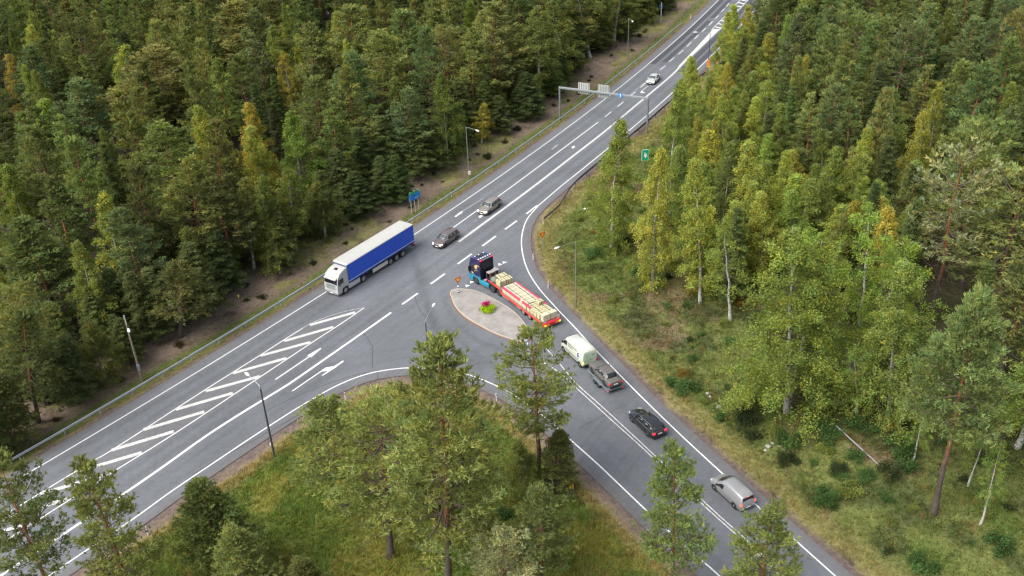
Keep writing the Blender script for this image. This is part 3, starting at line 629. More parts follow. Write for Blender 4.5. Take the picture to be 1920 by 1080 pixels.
rf = MB(); rf.add([(x, y * s_, z) for x, s_, z in ((-2.45, 1, 2.365), (1.0, 1, 2.40)) for y in (-.74, -.4, 0, .4, .74)], [(i, i + 1, i + 6, i + 5) for i in range(4)])
rf.v = [(x, y, z - .06 * (abs(y) / .74) ** 3) for x, y, z in rf.v]; o = rf.build('roof_panel', paint('van_roof_white', (.58, .60, .55), .4, 0, .3), t, smooth=40); o.modifiers.new('thickness', 'SOLIDIFY').thickness = .02
face_panel(t, 'windscreen', [(2.00, .80, 1.40), (2.06, 0, 1.41), (2.00, -.80, 1.40), (1.42, -.74, 2.16), (1.45, 0, 2.20), (1.42, .74, 2.16)], M['glass'])
for s in (1, -1):
    face_panel(t, 'side_window', [(2.0, s * 1.0, 1.30), (1.0, s * 1.0, 1.32), (.92, s * .945, 1.90), (1.38, s * .945, 1.90)], M['glass'])
    tl = MB(); tl.box(-2.63, -2.5, min(s * .82, s * .97), max(s * .82, s * .97), .72, 1.05); tl.build('taillight', M['amber_lit'] if s > 0 else M['red_lens'], t, bevel=.02)
    hl = MB(); hl.box(2.45, 2.66, min(s * .5, s * .8), max(s * .5, s * .8), .78, .98); hl.build('headlight', M['lens'], t, bevel=.03)
    mi = MB(); mi.box(1.75, 1.87, min(s * .98, s * 1.22), max(s * .98, s * 1.22), 1.32, 1.62); mi.build('mirror', M['black_plastic'], t, bevel=.03)
    face_panel(t, 'side_moulding', [(1.3, s * .996, .86), (.45, s * .996, .86), (.45, s * .996, .78), (1.3, s * .996, .78)], M['black_plastic'], .012); face_panel(t, 'side_moulding', [(.1, s * .996, .82), (-1.3, s * .996, .80), (-1.3, s * .996, .74), (.1, s * .996, .76)], M['black_plastic'], .012)
INK = mat('sign_ink', (.05, .07, .06), .6); VIOLET = mat('violet_ink', (.12, .11, .38), .6); FILM = mat('white_film', (.75, .76, .73), .5)
def on_side(x, z): q = (z - .30) / 2.04; y = .99 + (.87 - .99) * (0 if q < .52 else (q - .52) / .22 * .35 if q < .74 else .35 + (q - .74) / .24 * .65); return (x, y + .008, z)
rng_ = random.Random(4)
b = MB()
for z0, z1, x0, x1 in ((1.72, 1.90, .78, -1.05), (1.46, 1.62, .78, -.30)):      # two lines of small illegible lettering
    x = x0
    while x > x1:
        wl = rng_.uniform(.11, .17); k_ = rng_.randint(0, 2)
        strokes = [(x, x - .045, z0, z1), (x - wl + .045, x - wl, z0, z1)] + ([(x, x - wl, z1 - .035, z1)] if k_ else []) + ([(x, x - wl, z0, z0 + .035)] if k_ != 1 else [(x, x - wl, (z0 + z1) / 2 - .02, (z0 + z1) / 2 + .02)])
        for a0, a1, c0, c1 in strokes: b.add([on_side(a0, c0), on_side(a1, c0), on_side(a1, c1), on_side(a0, c1)], [(0, 1, 2, 3)])
        x -= wl + .045
b.build('lettering', INK, t, smooth=0)
cx, cz = -1.62, 1.36
b = MB(); b.add([on_side(cx + .44 * math.cos(a) , cz + .50 * math.sin(a)) for a in np.linspace(0, 6.283, 25)[:-1]], [tuple(range(24))]); e_ = b.build('emblem', FILM, t, smooth=0)
lift = lambda p, d=.006: (p[0], p[1] + d, p[2])
b = MB(); aa = np.linspace(R(55), R(310), 22); v = [lift(on_side(cx + .12 + r_ * math.cos(math.pi - a + math.pi) * .8, cz + r_ * math.sin(a))) for a in aa for r_ in (.30, .42)]
v = [lift(on_side(cx - .10 - (-1) * r_ * .62 * math.cos(a) * -1 + .12, cz + r_ * math.sin(a))) for a in aa for r_ in (.27, .46)]
b.add(v, [(2 * i, 2 * i + 1, 2 * i + 3, 2 * i + 2) for i in range(len(aa) - 1)]); b.build('emblem_ring', INK, e_, smooth=0)
b = MB()
for x0, z0, x1, z1 in ((.14, -.16, .06, .22), (.06, .22, -.06, -.10), (-.06, -.10, -.18, .24), (-.18, .24, -.26, -.14)):
    p0, p1 = (cx + x0, cz + z0), (cx + x1, cz + z1); b.add([lift(on_side(p0[0] + .06, p0[1])), lift(on_side(p0[0] - .06, p0[1])), lift(on_side(p1[0] - .06, p1[1])), lift(on_side(p1[0] + .06, p1[1]))], [(0, 1, 2, 3)])
b.build('emblem_letter', VIOLET, e_, smooth=0)
face_panel(t, 'rear_door', [(-2.60, .02, .62), (-2.60, .80, .62), (-2.585, .76, 2.05), (-2.585, .02, 2.05)], mat('van_door', (.46, .58, .42), .45, coat=.3), .03)
face_panel(t, 'rear_door', [(-2.60, -.02, .62), (-2.60, -.80, .62), (-2.585, -.76, 2.05), (-2.585, -.02, 2.05)], bpy.data.materials['van_door'], .03)
b = MB(); b.box(-2.635, -2.61, -.12, -.02, 1.08, 1.2); b.build('door_handle', M['black_plastic'], t)
b = MB()
for y0, y1, z in ((.2, .6, 1.72), (.25, .55, 1.45), (.15, .65, 1.0), (-.2, -.68, 1.75), (-.25, -.55, 1.62)):
    x = min(y0, y1)
    while x < max(y0, y1): wl = rng_.uniform(.05, .09); b.box(-2.622, -2.612, x, x + wl, z, z + .07); x += wl + .03
b.build('lettering', mat('faded_ink', (.22, .28, .22), .7), t, smooth=0)

# car trailer with the old saloon strapped on it
f = G(1116.7, 714.4, .31)[:2]; r = G(1123.9, 721.7, .31)[:2]; h = VANH - R(2.0); lft = np.array([-math.sin(h), math.cos(h)]); fw_ = np.array([math.cos(h), math.sin(h)])
c = (f + r) / 2 - lft * 1.05
t = thing('car_trailer', 'low grey twin-axle car trailer hitched behind the pale van', 'trailer', (c[0], c[1], 0), h)
STEELB = mat('zinc_trailer', (.23, .27, .30), .5, .5, noise=.15)
b = MB()
for s in (1, -1): b.box(-2.1, 2.3, min(s * .50, s * .98), max(s * .50, s * .98), .52, .60); b.box(-2.15, 2.35, min(s * .95, s * 1.03), max(s * .95, s * 1.03), .46, .68)
b.box(-2.15, -2.05, -1.03, 1.03, .46, .62); b.box(2.25, 2.35, -1.03, 1.03, .46, .66); b.build('deck', STEELB, t, bevel=.01)
b = MB()
for s in (1, -1): b.tube([(2.3, s * .7, .50), (3.55, s * .05, .48)], .05, 6)
b.tube([(3.45, 0, .48), (4.0, 0, .48)], .05, 6); b.build('drawbar', STEELB, t)
for x in (.38, -.38):
    for s in (1, -1): wheel(t, x, s * 1.24, .30, .18, M['dark_rim'])
for s in (1, -1):
    b = MB(); pr = [(.85, .55), (.62, .70), (-.62, .70), (-.85, .55), (-.85, .51), (-.60, .65), (.60, .65), (.85, .51)]; b.prism(pr, min(s * 1.03, s * 1.26), max(s * 1.03, s * 1.26)); b.build('mudguard', STEELB, t)
    b = MB(); b.box(-2.2, -2.13, min(s * .86, s * 1.05), max(s * .86, s * 1.05), .40, .54); b.build('taillight', mat('rose_lens', (.75, .08, .10), .3, emit=.3) if s > 0 else M['red_lens'], t, bevel=.02)
cc = c + fw_ * .15
t = passenger_car('saloon_car', 'dull brown-grey old saloon car carried on the low car trailer', 'car', [(1109.4, 696.7), (1124, 712)], 1.72, 'sedan_old', DULL, M['dark_rim'], glass='glass', lit='none', z0=.6)
t.location = (cc[0] + lft[0] * .0, cc[1], .60); t.rotation_euler = (0, R(-1.0), h)

# ---- blue curtain-sided lorry
hB = R(-125.6); fB = np.array([math.cos(hB), math.sin(hB)]); lB = np.array([-math.sin(hB), math.cos(hB)])
oB = np.array([-13.59, 122.69]) - lB * 1.275
t = thing('articulated_lorry', 'long white lorry with a blue curtain-sided trailer driving on the main road', 'lorry', (oB[0], oB[1], 0), hB)
CAB = paint('lorry_cab_white', (.40, .40, .395), .4, 0, .4); CURT = mat('blue_curtain', (.018, .085, .56), .5, noise=.08, nscale=1.5); CURT2 = mat('dark_blue_hem', (.012, .035, .22), .5); ROOFW = mat('trailer_roof_white', (.41, .41, .39), .5, noise=.06, nscale=1.0); LINE = mat('white_stripe', (.62, .70, .80), .5)
b = MB(); b.box(0.02, 13.70, -1.24, 1.24, 1.22, 3.92); box_ = b.build('cargo_box', mat('trailer_frame', (.10, .12, .20), .5), t)
for s in (1, -1):
    b = MB(); n = 60; x = np.linspace(.06, 13.66, n); yy = [s * (1.268 + .008 * math.sin(q * 7) + .006 * math.sin(q * 2.3)) for q in x]
    b.add([(q, y, 1.50) for q, y in zip(x, yy)] + [(q, y, 3.86) for q, y in zip(x, yy)], [(i, i + 1, i + n + 1, i + n) for i in range(n - 1)]); b.build('curtain', CURT, t, smooth=60)
    b = MB(); b.box(.06, 13.66, min(s * 1.255, s * 1.275), max(s * 1.255, s * 1.275), 1.18, 1.47); b.build('side_rail', CURT2, t); b = MB(); b.box(.06, 13.66, min(s * 1.27, s * 1.287), max(s * 1.27, s * 1.287), 1.46, 1.53); b.build('side_stripe', LINE, t)
    b = MB(); b.box(5.9, 9.0, min(s * 1.18, s * 1.24), max(s * 1.18, s * 1.24), .45, 1.02); b.build('side_skirt', mat('skirt_cream', (.55, .53, .46), .5) if s > 0 else bpy.data.materials['skirt_cream'], t, bevel=.05)
b = MB(); b.loft([[(x, -1.275, 3.86), (x, 1.275, 3.86), (x, 1.275, 3.97), (x, 1.16, 4.03), (x, -1.16, 4.03), (x, -1.275, 3.97)] for x in (0, 13.55)] + [[(13.74, -1.2, 3.80), (13.74, 1.2, 3.80), (13.74, 1.2, 3.88), (13.72, 1.08, 3.93), (13.72, -1.08, 3.93), (13.74, -1.2, 3.88)]]); b.build('trailer_roof', ROOFW, t, smooth=30, bevel=.03)
b = MB(); b.box(.3, 12.6, -.5, .5, .82, 1.2); b.box(1.8, 6.0, -.45, .45, .6, .9); b.box(11.0, 15.4, -.45, .45, .6, .95); b.box(-.02, .1, -1.2, 1.2, .55, .75); b.build('chassis', M['black_plastic'], t)
for s in (1, -1):
    b = MB(); b.box(.005, .04, min(s * .7, s * 1.2), max(s * .7, s * 1.2), .76, .9); b.build('taillight', M['red_lens'], t)
    for x in (2.65, 4.0, 5.3): wheel(t, x, s * 1.24, .50, .38, M['grey_steel'], True)
    wheel(t, 10.9, s * 1.22, .50, .55, M['rim'], True); wheel(t, 14.42, s * 1.22, .50, .32, M['rim'], False)
prof = [(13.15, 1.02), (13.15, 3.52), (13.5, 3.56), (14.35, 3.44), (15.05, 3.20), (15.42, 2.90), (15.60, 2.62), (15.78, 1.90), (15.86, 1.30), (15.86, .50), (15.70, .36), (15.02, .40), (15.0, .80), (14.80, 1.02), (14.05, 1.02), (13.85, .80), (13.8, 1.0)]
def tri_prism(prof, w0, taper):
    b = MB(); n = len(prof); v = []
    for s in (1, -1):
        for x, z in prof: v.append((x, s * (w0 - taper * max(0, z - 2.4)), z))
    b.add(v, [tuple(range(n)), tuple(range(2 * n - 1, n - 1, -1))] + [(i, i + n, (i + 1) % n + n, (i + 1) % n) for i in range(n)]); return b
cab_ = tri_prism(prof, 1.22, .10).build('cab', CAB, t, smooth=0, bevel=.07)
face_panel(t, 'windscreen', [(15.815, 1.10, 1.86), (15.815, -1.10, 1.86), (15.655, -1.06, 2.58), (15.655, 1.06, 2.58)], M['glass'], .03)
b = MB(); b.prism([(15.56, 2.62), (15.95, 2.52), (15.97, 2.62), (15.56, 2.80)], -1.05, 1.05); b.build('sun_visor', CAB, t, bevel=.02)
for s in (1, -1):
    face_panel(t, 'side_window', [(15.62, s * 1.228, 1.80), (14.62, s * 1.228, 1.80), (14.62, s * 1.215, 2.46), (15.42, s * 1.215, 2.46)], M['glass'], .02)
    b = MB(); b.box(15.45, 15.62, min(s * 1.24, s * 1.50), max(s * 1.24, s * 1.50), 1.75, 2.45); b.build('mirror', M['black_plastic'], t, bevel=.04)
    b = MB(); b.box(15.74, 15.89, min(s * .72, s * 1.16), max(s * .72, s * 1.16), .72, .92); b.build('headlight', M['lens'], t, bevel=.03)
    b = MB(); b.box(11.55, 13.75, min(s * .98, s * 1.22), max(s * .98, s * 1.22), .38, 1.06); b.build('fuel_tank', mat('tank_panel', (.50, .51, .53), .4, .2) if s > 0 else bpy.data.materials['tank_panel'], t, bevel=.05)
    b = MB(); b.box(13.12, 13.2, min(s * .9, s * 1.2), max(s * .9, s * 1.2), 1.1, 3.6); b.build('side_deflector', CAB, t)
b = MB()
for z in (1.15, 1.32, 1.49, 1.66): b.box(15.80, 15.885, -.78, .78, z - .05, z + .05)
b.build('grille', M['grey_steel'], t); b = MB(); b.box(15.70, 15.91, -1.2, 1.2, .34, .66); b.build('bumper', M['grey_steel'], t, bevel=.05)
b = MB(); b.box(15.90, 15.925, -.26, .26, .42, .53); b.build('number_plate', M['plate'], t)
b = MB(); b.box(14.25, 14.7, -.25, .25, 3.36, 3.47); b.build('roof_hatch', M['black_plastic'], t, bevel=.03)

# ---- low-loader with a painted tractor unit and a red flat trailer
hT = R(122.2); fT = np.array([math.cos(hT), math.sin(hT)]); lT = np.array([-math.sin(hT), math.cos(hT)]); oT = np.array([4.78, 100.29])
hC = R(131.5); fC = np.array([math.cos(hC), math.sin(hC)]); lC = np.array([-math.sin(hC), math.cos(hC)]); oC = np.array([-4.76, 111.94]) - lC * 1.22
low = thing('low_loader_lorry', 'low-loader lorry with a blue and turquoise cab and red trailer beside the island', 'lorry', (oT[0], oT[1], 0), hT)
Lc = Matrix.Translation((oT[0], oT[1], 0)) @ Matrix.Rotation(hT, 4, 'Z'); Cc = Lc.inverted() @ Matrix.Translation((oC[0], oC[1], 0)) @ Matrix.Rotation(hC, 4, 'Z')
RED = mat('trailer_red', (.52, .018, .03), .4, coat=.3, noise=.08); ORED = mat('orange_red_rail', (.60, .045, .025), .4, coat=.3, noise=.1); PLANK = mat('deck_planks', (.25, .22, .22), .85, noise=.25, nscale=5); NAVY = paint('navy_cab_paint', (.012, .014, .055), .3, 0, .8, 0); ROSE = mat('rose_red', (.48, .045, .10), .5, noise=.1)
b = MB(); b.box(.1, 9.75, -1.18, 1.18, .84, .90); b.box(9.70, 12.7, -1.05, 1.05, 1.24, 1.30); b.build('deck', PLANK, low)
b = MB()
for s in (1, -1): b.box(.25, 9.75, min(s * 1.18, s * 1.275), max(s * 1.18, s * 1.275), .70, .93); b.prism([(9.7, .72), (9.7, .93), (10.05, 1.34), (12.85, 1.34), (12.85, 1.20), (10.15, 1.16)], min(s * 1.12, s * 1.25), max(s * 1.12, s * 1.25))
b.build('side_rail', ORED, low, bevel=.01)
b = MB(); b.box(.4, 9.8, -.55, .55, .50, .84); b.box(9.8, 12.6, -.45, .45, 1.02, 1.24); b.build('chassis', M['black_plastic'], low)
b = MB(); b.box(-.05, .30, -1.275, 1.275, .52, .92); b.prism([(.30, .92), (-.05, .90), (.02, .98), (.30, .98)], -1.24, 1.24); b.build('tail_beam', RED, low, bevel=.02)
b = MB(); b.box(9.78, 9.9, -1.1, 1.1, .95, 1.28); b.box(9.95, 10.25, -1.1, 1.1, 1.30, 1.34); b.build('gooseneck_step', M['steel'], low)
for s in (1, -1):
    b = MB(); b.box(-.075, -.045, min(s * .96, s * 1.22), max(s * .96, s * 1.22), .60, .84); b.build('taillight', M['amber_lit'], low, bevel=.01); b = MB(); b.box(-.07, -.045, min(s * .45, s * .85), max(s * .45, s * .85), .62, .80); b.build('rear_marking', mat('yellow_marker', (.85, .42, .02), .5) if s > 0 else bpy.data.materials['yellow_marker'], low)
    for i in range(5):
        b = MB(); z0 = .98 + i * .085; b.add([(.12, s * .80, z0), (.12, s * 1.2, z0 + .12), (.12, s * 1.2, z0 + .205), (.12, s * .80, z0 + .085)], [(0, 1, 2, 3)])
        q = b.build('warning_board', [M['white_paint'] if i % 2 == 0 else ROSE], low, smooth=0); q.modifiers.new('thickness', 'SOLIDIFY').thickness = .03
    for x in (1.95, 3.30, 4.67): wheel(low, x, s * 1.20, .41, .33, M['steel'], True)
    b = MB(); b.box(8.0, 9.6, min(s * 1.0, s * 1.2), max(s * 1.0, s * 1.2), .42, .66); b.box(5.35, 6.2, min(s * 1.05, s * 1.2), max(s * 1.05, s * 1.2), .45, .62); b.build('side_guard', M['steel'], low, bevel=.03)
# tractor unit
def cbuild(b, name, m, **k): b.v = [tuple(Cc @ Vector(v)) for v in b.v]; return b.build(name, m, low, **k)
def mural():
    m = bpy.data.materials.new('cab_mural'); m.use_nodes = True; nt = m.node_tree; b = nt.nodes['Principled BSDF']; b.inputs['Roughness'].default_value = .3; b.inputs['Coat Weight'].default_value = .5
    tc = nt.nodes.new('ShaderNodeTexCoord'); sp = nt.nodes.new('ShaderNodeSeparateXYZ'); nt.links.new(tc.outputs['Object'], sp.inputs[0])
    n = nt.nodes.new('ShaderNodeTexNoise'); n.inputs['Scale'].default_value = 1.9; n.inputs['Detail'].default_value = 3; nt.links.new(tc.outputs['Object'], n.inputs['Vector'])
    r = nt.nodes.new('ShaderNodeValToRGB'); cr = r.color_ramp; cr.interpolation = 'CONSTANT'; cr.elements[0].color = (.012, .014, .055, 1); cr.elements[0].position = 0; cr.elements[1].color = (.55, .36, .22, 1); cr.elements[1].position = .585
    e = cr.elements.new(.64); e.color = (.60, .42, .10, 1)
    nt.links.new(n.outputs['Fac'], r.inputs[0])
    a = nt.nodes.new('ShaderNodeMath'); a.operation = 'MULTIPLY_ADD'; a.inputs[1].default_value = -.7; nt.links.new(n.outputs['Fac'], a.inputs[0]); nt.links.new(sp.outputs['Z'], a.inputs[2])
    lt = nt.nodes.new('ShaderNodeMath'); lt.operation = 'LESS_THAN'; lt.inputs[1].default_value = 1.0; nt.links.new(a.outputs[0], lt.inputs[0])
    gt = nt.nodes.new('ShaderNodeMath'); gt.operation = 'GREATER_THAN'; gt.inputs[1].default_value = 3.02; nt.links.new(sp.outputs['Z'], gt.inputs[0])
    m1 = nt.nodes.new('ShaderNodeMix'); m1.data_type = 'RGBA'; m1.inputs['B'].default_value = (.02, .20, .30, 1); nt.links.new(r.outputs[0], m1.inputs['A']); nt.links.new(lt.outputs[0], m1.inputs['Factor'])
    m2 = nt.nodes.new('ShaderNodeMix'); m2.data_type = 'RGBA'; m2.inputs['B'].default_value = (.014, .014, .06, 1); nt.links.new(m1.outputs['Result'], m2.inputs['A']); nt.links.new(gt.outputs[0], m2.inputs['Factor'])
    nt.links.new(m2.outputs['Result'], b.inputs['Base Color']); return m
MUR = mural(); CYAN = paint('turquoise_paint', (.02, .22, .32), .35, 0, .5, .2)
cp = [(-.95, .98), (-.95, 3.62), (-.80, 3.78), (.55, 3.80), (.98, 3.62), (1.18, 3.0), (1.36, 2.0), (1.42, 1.2), (1.42, .42), (1.28, .32), (.62, .34), (.58, .78), (.40, 1.04), (-.40, 1.04), (-.58, .78), (-.6, .95)]
cbuild(tri_prism(cp, 1.24, .06), 'cab', MUR, smooth=0, bevel=.06)
b = MB(); b.box(-1.0, -.955, -1.12, 1.12, 1.0, 3.58); b.box(-1.03, -.98, -.9, .9, 1.2, 3.3); cbuild(b, 'cab_rear_wall', mat('navy_black', (.006, .007, .022), .4))
b = MB(); b.add([(1.375, 1.1, 1.92), (1.375, -1.1, 1.92), (1.215, -1.08, 2.86), (1.215, 1.08, 2.86)], [(0, 1, 2, 3)]); o = cbuild(b, 'windscreen', M['glass'], smooth=0, fix=False); o.modifiers.new('thickness', 'SOLIDIFY').thickness = .03
for s in (1, -1):
    b = MB(); b.add([(1.20, s * 1.255, 1.72), (.20, s * 1.255, 1.72), (.20, s * 1.245, 2.52), (1.02, s * 1.245, 2.52)], [(0, 1, 2, 3)]); o = cbuild(b, 'side_window', M['glass'], smooth=0, fix=False); o.modifiers.new('thickness', 'SOLIDIFY').thickness = .02
    b = MB(); b.box(1.05, 1.2, min(s * 1.26, s * 1.5), max(s * 1.26, s * 1.5), 1.7, 2.4); cbuild(b, 'mirror', M['black_plastic'], bevel=.04)
    b = MB(); b.box(-2.55, -.62, min(s * .95, s * 1.24), max(s * .95, s * 1.24), .38, 1.0); cbuild(b, 'side_skirt', CYAN, bevel=.06)
    b = MB(); b.box(-.96, -.86, min(s * .70, s * 1.12), max(s * .70, s * 1.12), 3.66, 3.84); cbuild(b, 'roof_lamp', mat('rose_lamp', (.85, .03, .09), .4, emit=.3) if s > 0 else bpy.data.materials['rose_lamp'], bevel=.02)
    b = MB(); b.box(.1, .9, min(s * 1.0, s * 1.1), max(s * 1.0, s * 1.1), 3.74, 3.80); cbuild(b, 'roof_stripe', mat('lilac_paint', (.10, .09, .30), .4) if s > 0 else bpy.data.materials['lilac_paint'])
b = MB(); b.box(-.95, -.84, -.70, .70, 3.68, 3.83); cbuild(b, 'light_bar', M['grey_steel'])
for y in (-1.0, -.6, -.2, .2, .6, 1.0):
    b = MB(); b.box(-.62, -.44, y - .09, y + .09, 3.82, 3.93); cbuild(b, 'roof_spotlight', mat('lamp_white', (.8, .82, .84), .3) if y == -1.0 else bpy.data.materials['lamp_white'], bevel=.02)
for y in (-.75, .1, .75):
    b = MB(); b.box(.40, .54, y - .08, y + .08, 3.82, 3.90); cbuild(b, 'roof_spotlight', bpy.data.materials['lamp_white'], bevel=.02)
b = MB(); b.box(.05, .5, -.35, .35, 3.79, 3.84); cbuild(b, 'roof_hatch', M['glass'])
b = MB(); b.box(-5.2, .9, -.45, .45, .55, 1.0); b.box(-3.2, -.95, -.95, .95, .96, 1.03); cbuild(b, 'chassis', mat('navy_frame', (.012, .03, .085), .4))
b = MB(); b.box(-1.75, -1.35, .62, 1.0, 1.03, 1.14); cbuild(b, 'catwalk_box', mat('rust_pink', (.50, .20, .14), .6), bevel=.02)
b = MB()
for s in (1, -1): b.prism([(-2.62, .95), (-2.75, 1.16), (-5.15, 1.16), (-5.25, .95), (-5.1, .95), (-5.0, 1.1), (-2.9, 1.1), (-2.75, .95)], min(s * .62, s * 1.22), max(s * .62, s * 1.22))
cbuild(b, 'mudguard', M['black_plastic'])
MT = Cc
def cwheel(x, y, r, wd, rim, deep):
    w_ = wheel(low, x, y, r, wd, rim, deep)
    for o in [w_] + list(w_.children): o.data.transform(Cc)
for s in (1, -1):
    cwheel(0, s * 1.22, .52, .32, M['dark_rim'], False); cwheel(-3.25, s * 1.22, .52, .55, M['dark_rim'], True); cwheel(-4.62, s * 1.22, .52, .55, M['dark_rim'], True)
b = MB()                                     # gear rack of rusty bottles and grey slabs behind the cab
rr = random.Random(3)
for i in range(6): b.cyl((-1.75 - .12 * (i % 2), -1.12 + i * .27, 1.03), (-1.75 - .12 * (i % 2), -1.12 + i * .27, 1.95 + .1 * rr.random()), .11, .09, 10, 0)
for y in (-1.15, -.3, .55): b.cyl((-1.5, y, 1.0), (-1.5, y, 2.05), .05, n=6, mat=0)
for i in range(4): y = -1.2 + i * .45; b.box(-2.1, -1.45, y, y + .42, 2.02 + .03 * (i % 2), 2.14 + .05 * (i % 2), 1)
cbuild(b, 'gear_rack', [mat('rusty_brown', (.14, .065, .045), .8, noise=.4, nscale=5), mat('grey_slab', (.30, .28, .28), .8, noise=.2)], bevel=.01)
b = MB(); b.cyl((-2.75, .35, 1.1), (-2.75, .75, 1.1), .36, n=14); b.cyl((-2.75, .38, 1.1), (-2.75, .72, 1.1), .2, n=12); cbuild(b, 'hose_reel', bpy.data.materials['rusty_brown'], bevel=.02)
# load: strapped stacks of pale stone
def Lw(x, y, z): return Lc @ Vector((x, y, z))
STONE = mat('pale_cream_stone', (.50, .47, .34), .8, noise=.13, nscale=2.5); STONE2 = mat('pale_yellow_stone', (.48, .44, .27), .8, noise=.15, nscale=2.5); WRAP = mat('white_wrap', (.62, .60, .54), .5, noise=.1); STRAP = mat('dark_strap', (.08, .075, .06), .7); WOOD = mat('pallet_wood', (.20, .15, .09), .9)
def stone_pallet(dx, dy, hz_, nx_, seed, top_m):
    r_ = random.Random(seed); t = thing('stone_pallet', None, 'pallet load', (0, 0, 0))
    b = MB(); [b.box(-dx / 2, dx / 2, y - .06, y + .06, 0, .09) for y in (-dy / 2 + .07, 0, dy / 2 - .07)]; b.box(-dx / 2, dx / 2, -dy / 2, dy / 2, .09, .12); b.build('pallet_base', WOOD, t)
    b = MB(); nz = max(2, int(hz_ / .26)); g = .018
    for i in range(nx_):
        for k in range(nz):
            x0 = -dx / 2 + dx * i / nx_ + g; x1 = -dx / 2 + dx * (i + 1) / nx_ - g; z0 = .12 + hz_ * k / nz; z1 = .12 + hz_ * (k + 1) / nz - .012; j = r_.uniform(-.015, .015); b.box(x0, x1, -dy / 2 + .02 + j, dy / 2 - .02 + j, z0, z1 + (r_.uniform(-.03, .03) if k == nz - 1 else 0))
    b.build('stone_block', top_m, t, bevel=.012)
    b = MB(); b.box(-dx / 2 - .004, dx / 2 + .004, -.025, .025, .1, .12 + hz_ + .035); b.build('strap', STRAP, t); return t
rl = random.Random(9); PG = 'strapped stacks of pale stone on the red trailer deck'
protos = {}
def put_pallet(key, args, x, y, z, label):
    if key not in protos: protos[key] = o = stone_pallet(*args); o.location = Lw(x, y, z); o.rotation_euler = (0, 0, hT + rl.uniform(-.012, .012)); o['label'] = label; o['group'] = PG
    else: dup(protos[key], Lw(x, y, z), hT + rl.uniform(-.012, .012), label, PG)
lab_ = 'strapped stack of cream stone blocks in two rows on the low red trailer deck'
for i in range(6):
    for s in (1, -1): put_pallet('a', (.86, 1.08, .78, 3, 1, STONE), 9.20 - i * .92, s * .56, .90, lab_)
for i in range(4):
    for s in (1, -1): put_pallet('b', (.64, 1.08, .72, 2, 2, STONE2), 3.62 - i * .72 + .06, s * .56, .90, 'narrow strapped stack of yellowish stone slabs near the trailer tail')
put_pallet('c', (.62, 2.15, .86, 1, 3, STONE), .72, 0, .90, 'wide single stack of cream stone right at the trailer tail')
for y in (-.72, 0, .72): put_pallet('d', (.95, .66, .72, 2, 4, STONE2), 10.75, y, 1.30, 'yellowish stone stack at the back of the raised gooseneck deck')
for y in (-.62, .1): put_pallet('d', (.95, .66, .72, 2, 4, STONE2), 11.8, y, 1.30, 'yellowish stone stack at the front of the raised gooseneck deck')
t = dup(protos['b'], Lw(3.35, -.45, 1.76), hT + .1, 'small loose stack of white and cream stone lying on top of the load', PG, (1.1, .75, .55))
t = thing('tarpaulin_bundle', 'grey-green rolled tarpaulin bundle on the front of the gooseneck deck', 'tarpaulin', tuple(Lw(11.95, .78, 1.30)), hT)
bm = bmesh.new(); bmesh.ops.create_icosphere(bm, subdivisions=3, radius=.5)
for v in bm.verts: v.co *= 1 + .10 * math.sin(v.co.x * 9) * math.cos(v.co.y * 7 + v.co.z * 5); v.co.x *= 1.25; v.co.y *= .95; v.co.z = v.co.z * .8 + .38
me = bpy.data.meshes.new('bundle'); bm.to_mesh(me); bm.free(); me.materials.append(mat('grey_green_tarp', (.16, .18, .13), .7, noise=.3, nscale=4)); me.polygons.foreach_set('use_smooth', [True] * len(me.polygons)); link(bpy.data.objects.new('bundle', me), t)
b = MB(); b.tube([(.3, -.5, .1), (.3, -.35, .75), (.3, .35, .75), (.3, .5, .1)], .025, 5); b.build('cord', STRAP, t)
def edge_board(x0, x1, s, label):
    b = MB(); b.prism([(x0, 1.78), (x1, 1.78), (x1, 1.80), (x0, 1.80)], s * 1.02, s * 1.16); b.v = b.v; c = MB(); y = sorted((s * .92, s * 1.15)); c.box(x0, x1, y[0], y[1], 1.80, 1.83); y = sorted((s * 1.125, s * 1.15)); c.box(x0, x1, y[0], y[1], 1.62, 1.80)
    c.v = [tuple(Lc @ Vector(v)) for v in c.v]; o = c.build('edge_board', ROSE, None, bevel=.01); tag(o, label, 'edge board')
edge_board(5.5, 9.55, 1, 'long rose-red edge board along the island side of the stone load'); edge_board(3.1, 5.0, 1, 'short rose-red edge board behind the long one on the island side'); edge_board(2.6, 9.55, -1, 'rose-red edge board along the far side of the stone load')
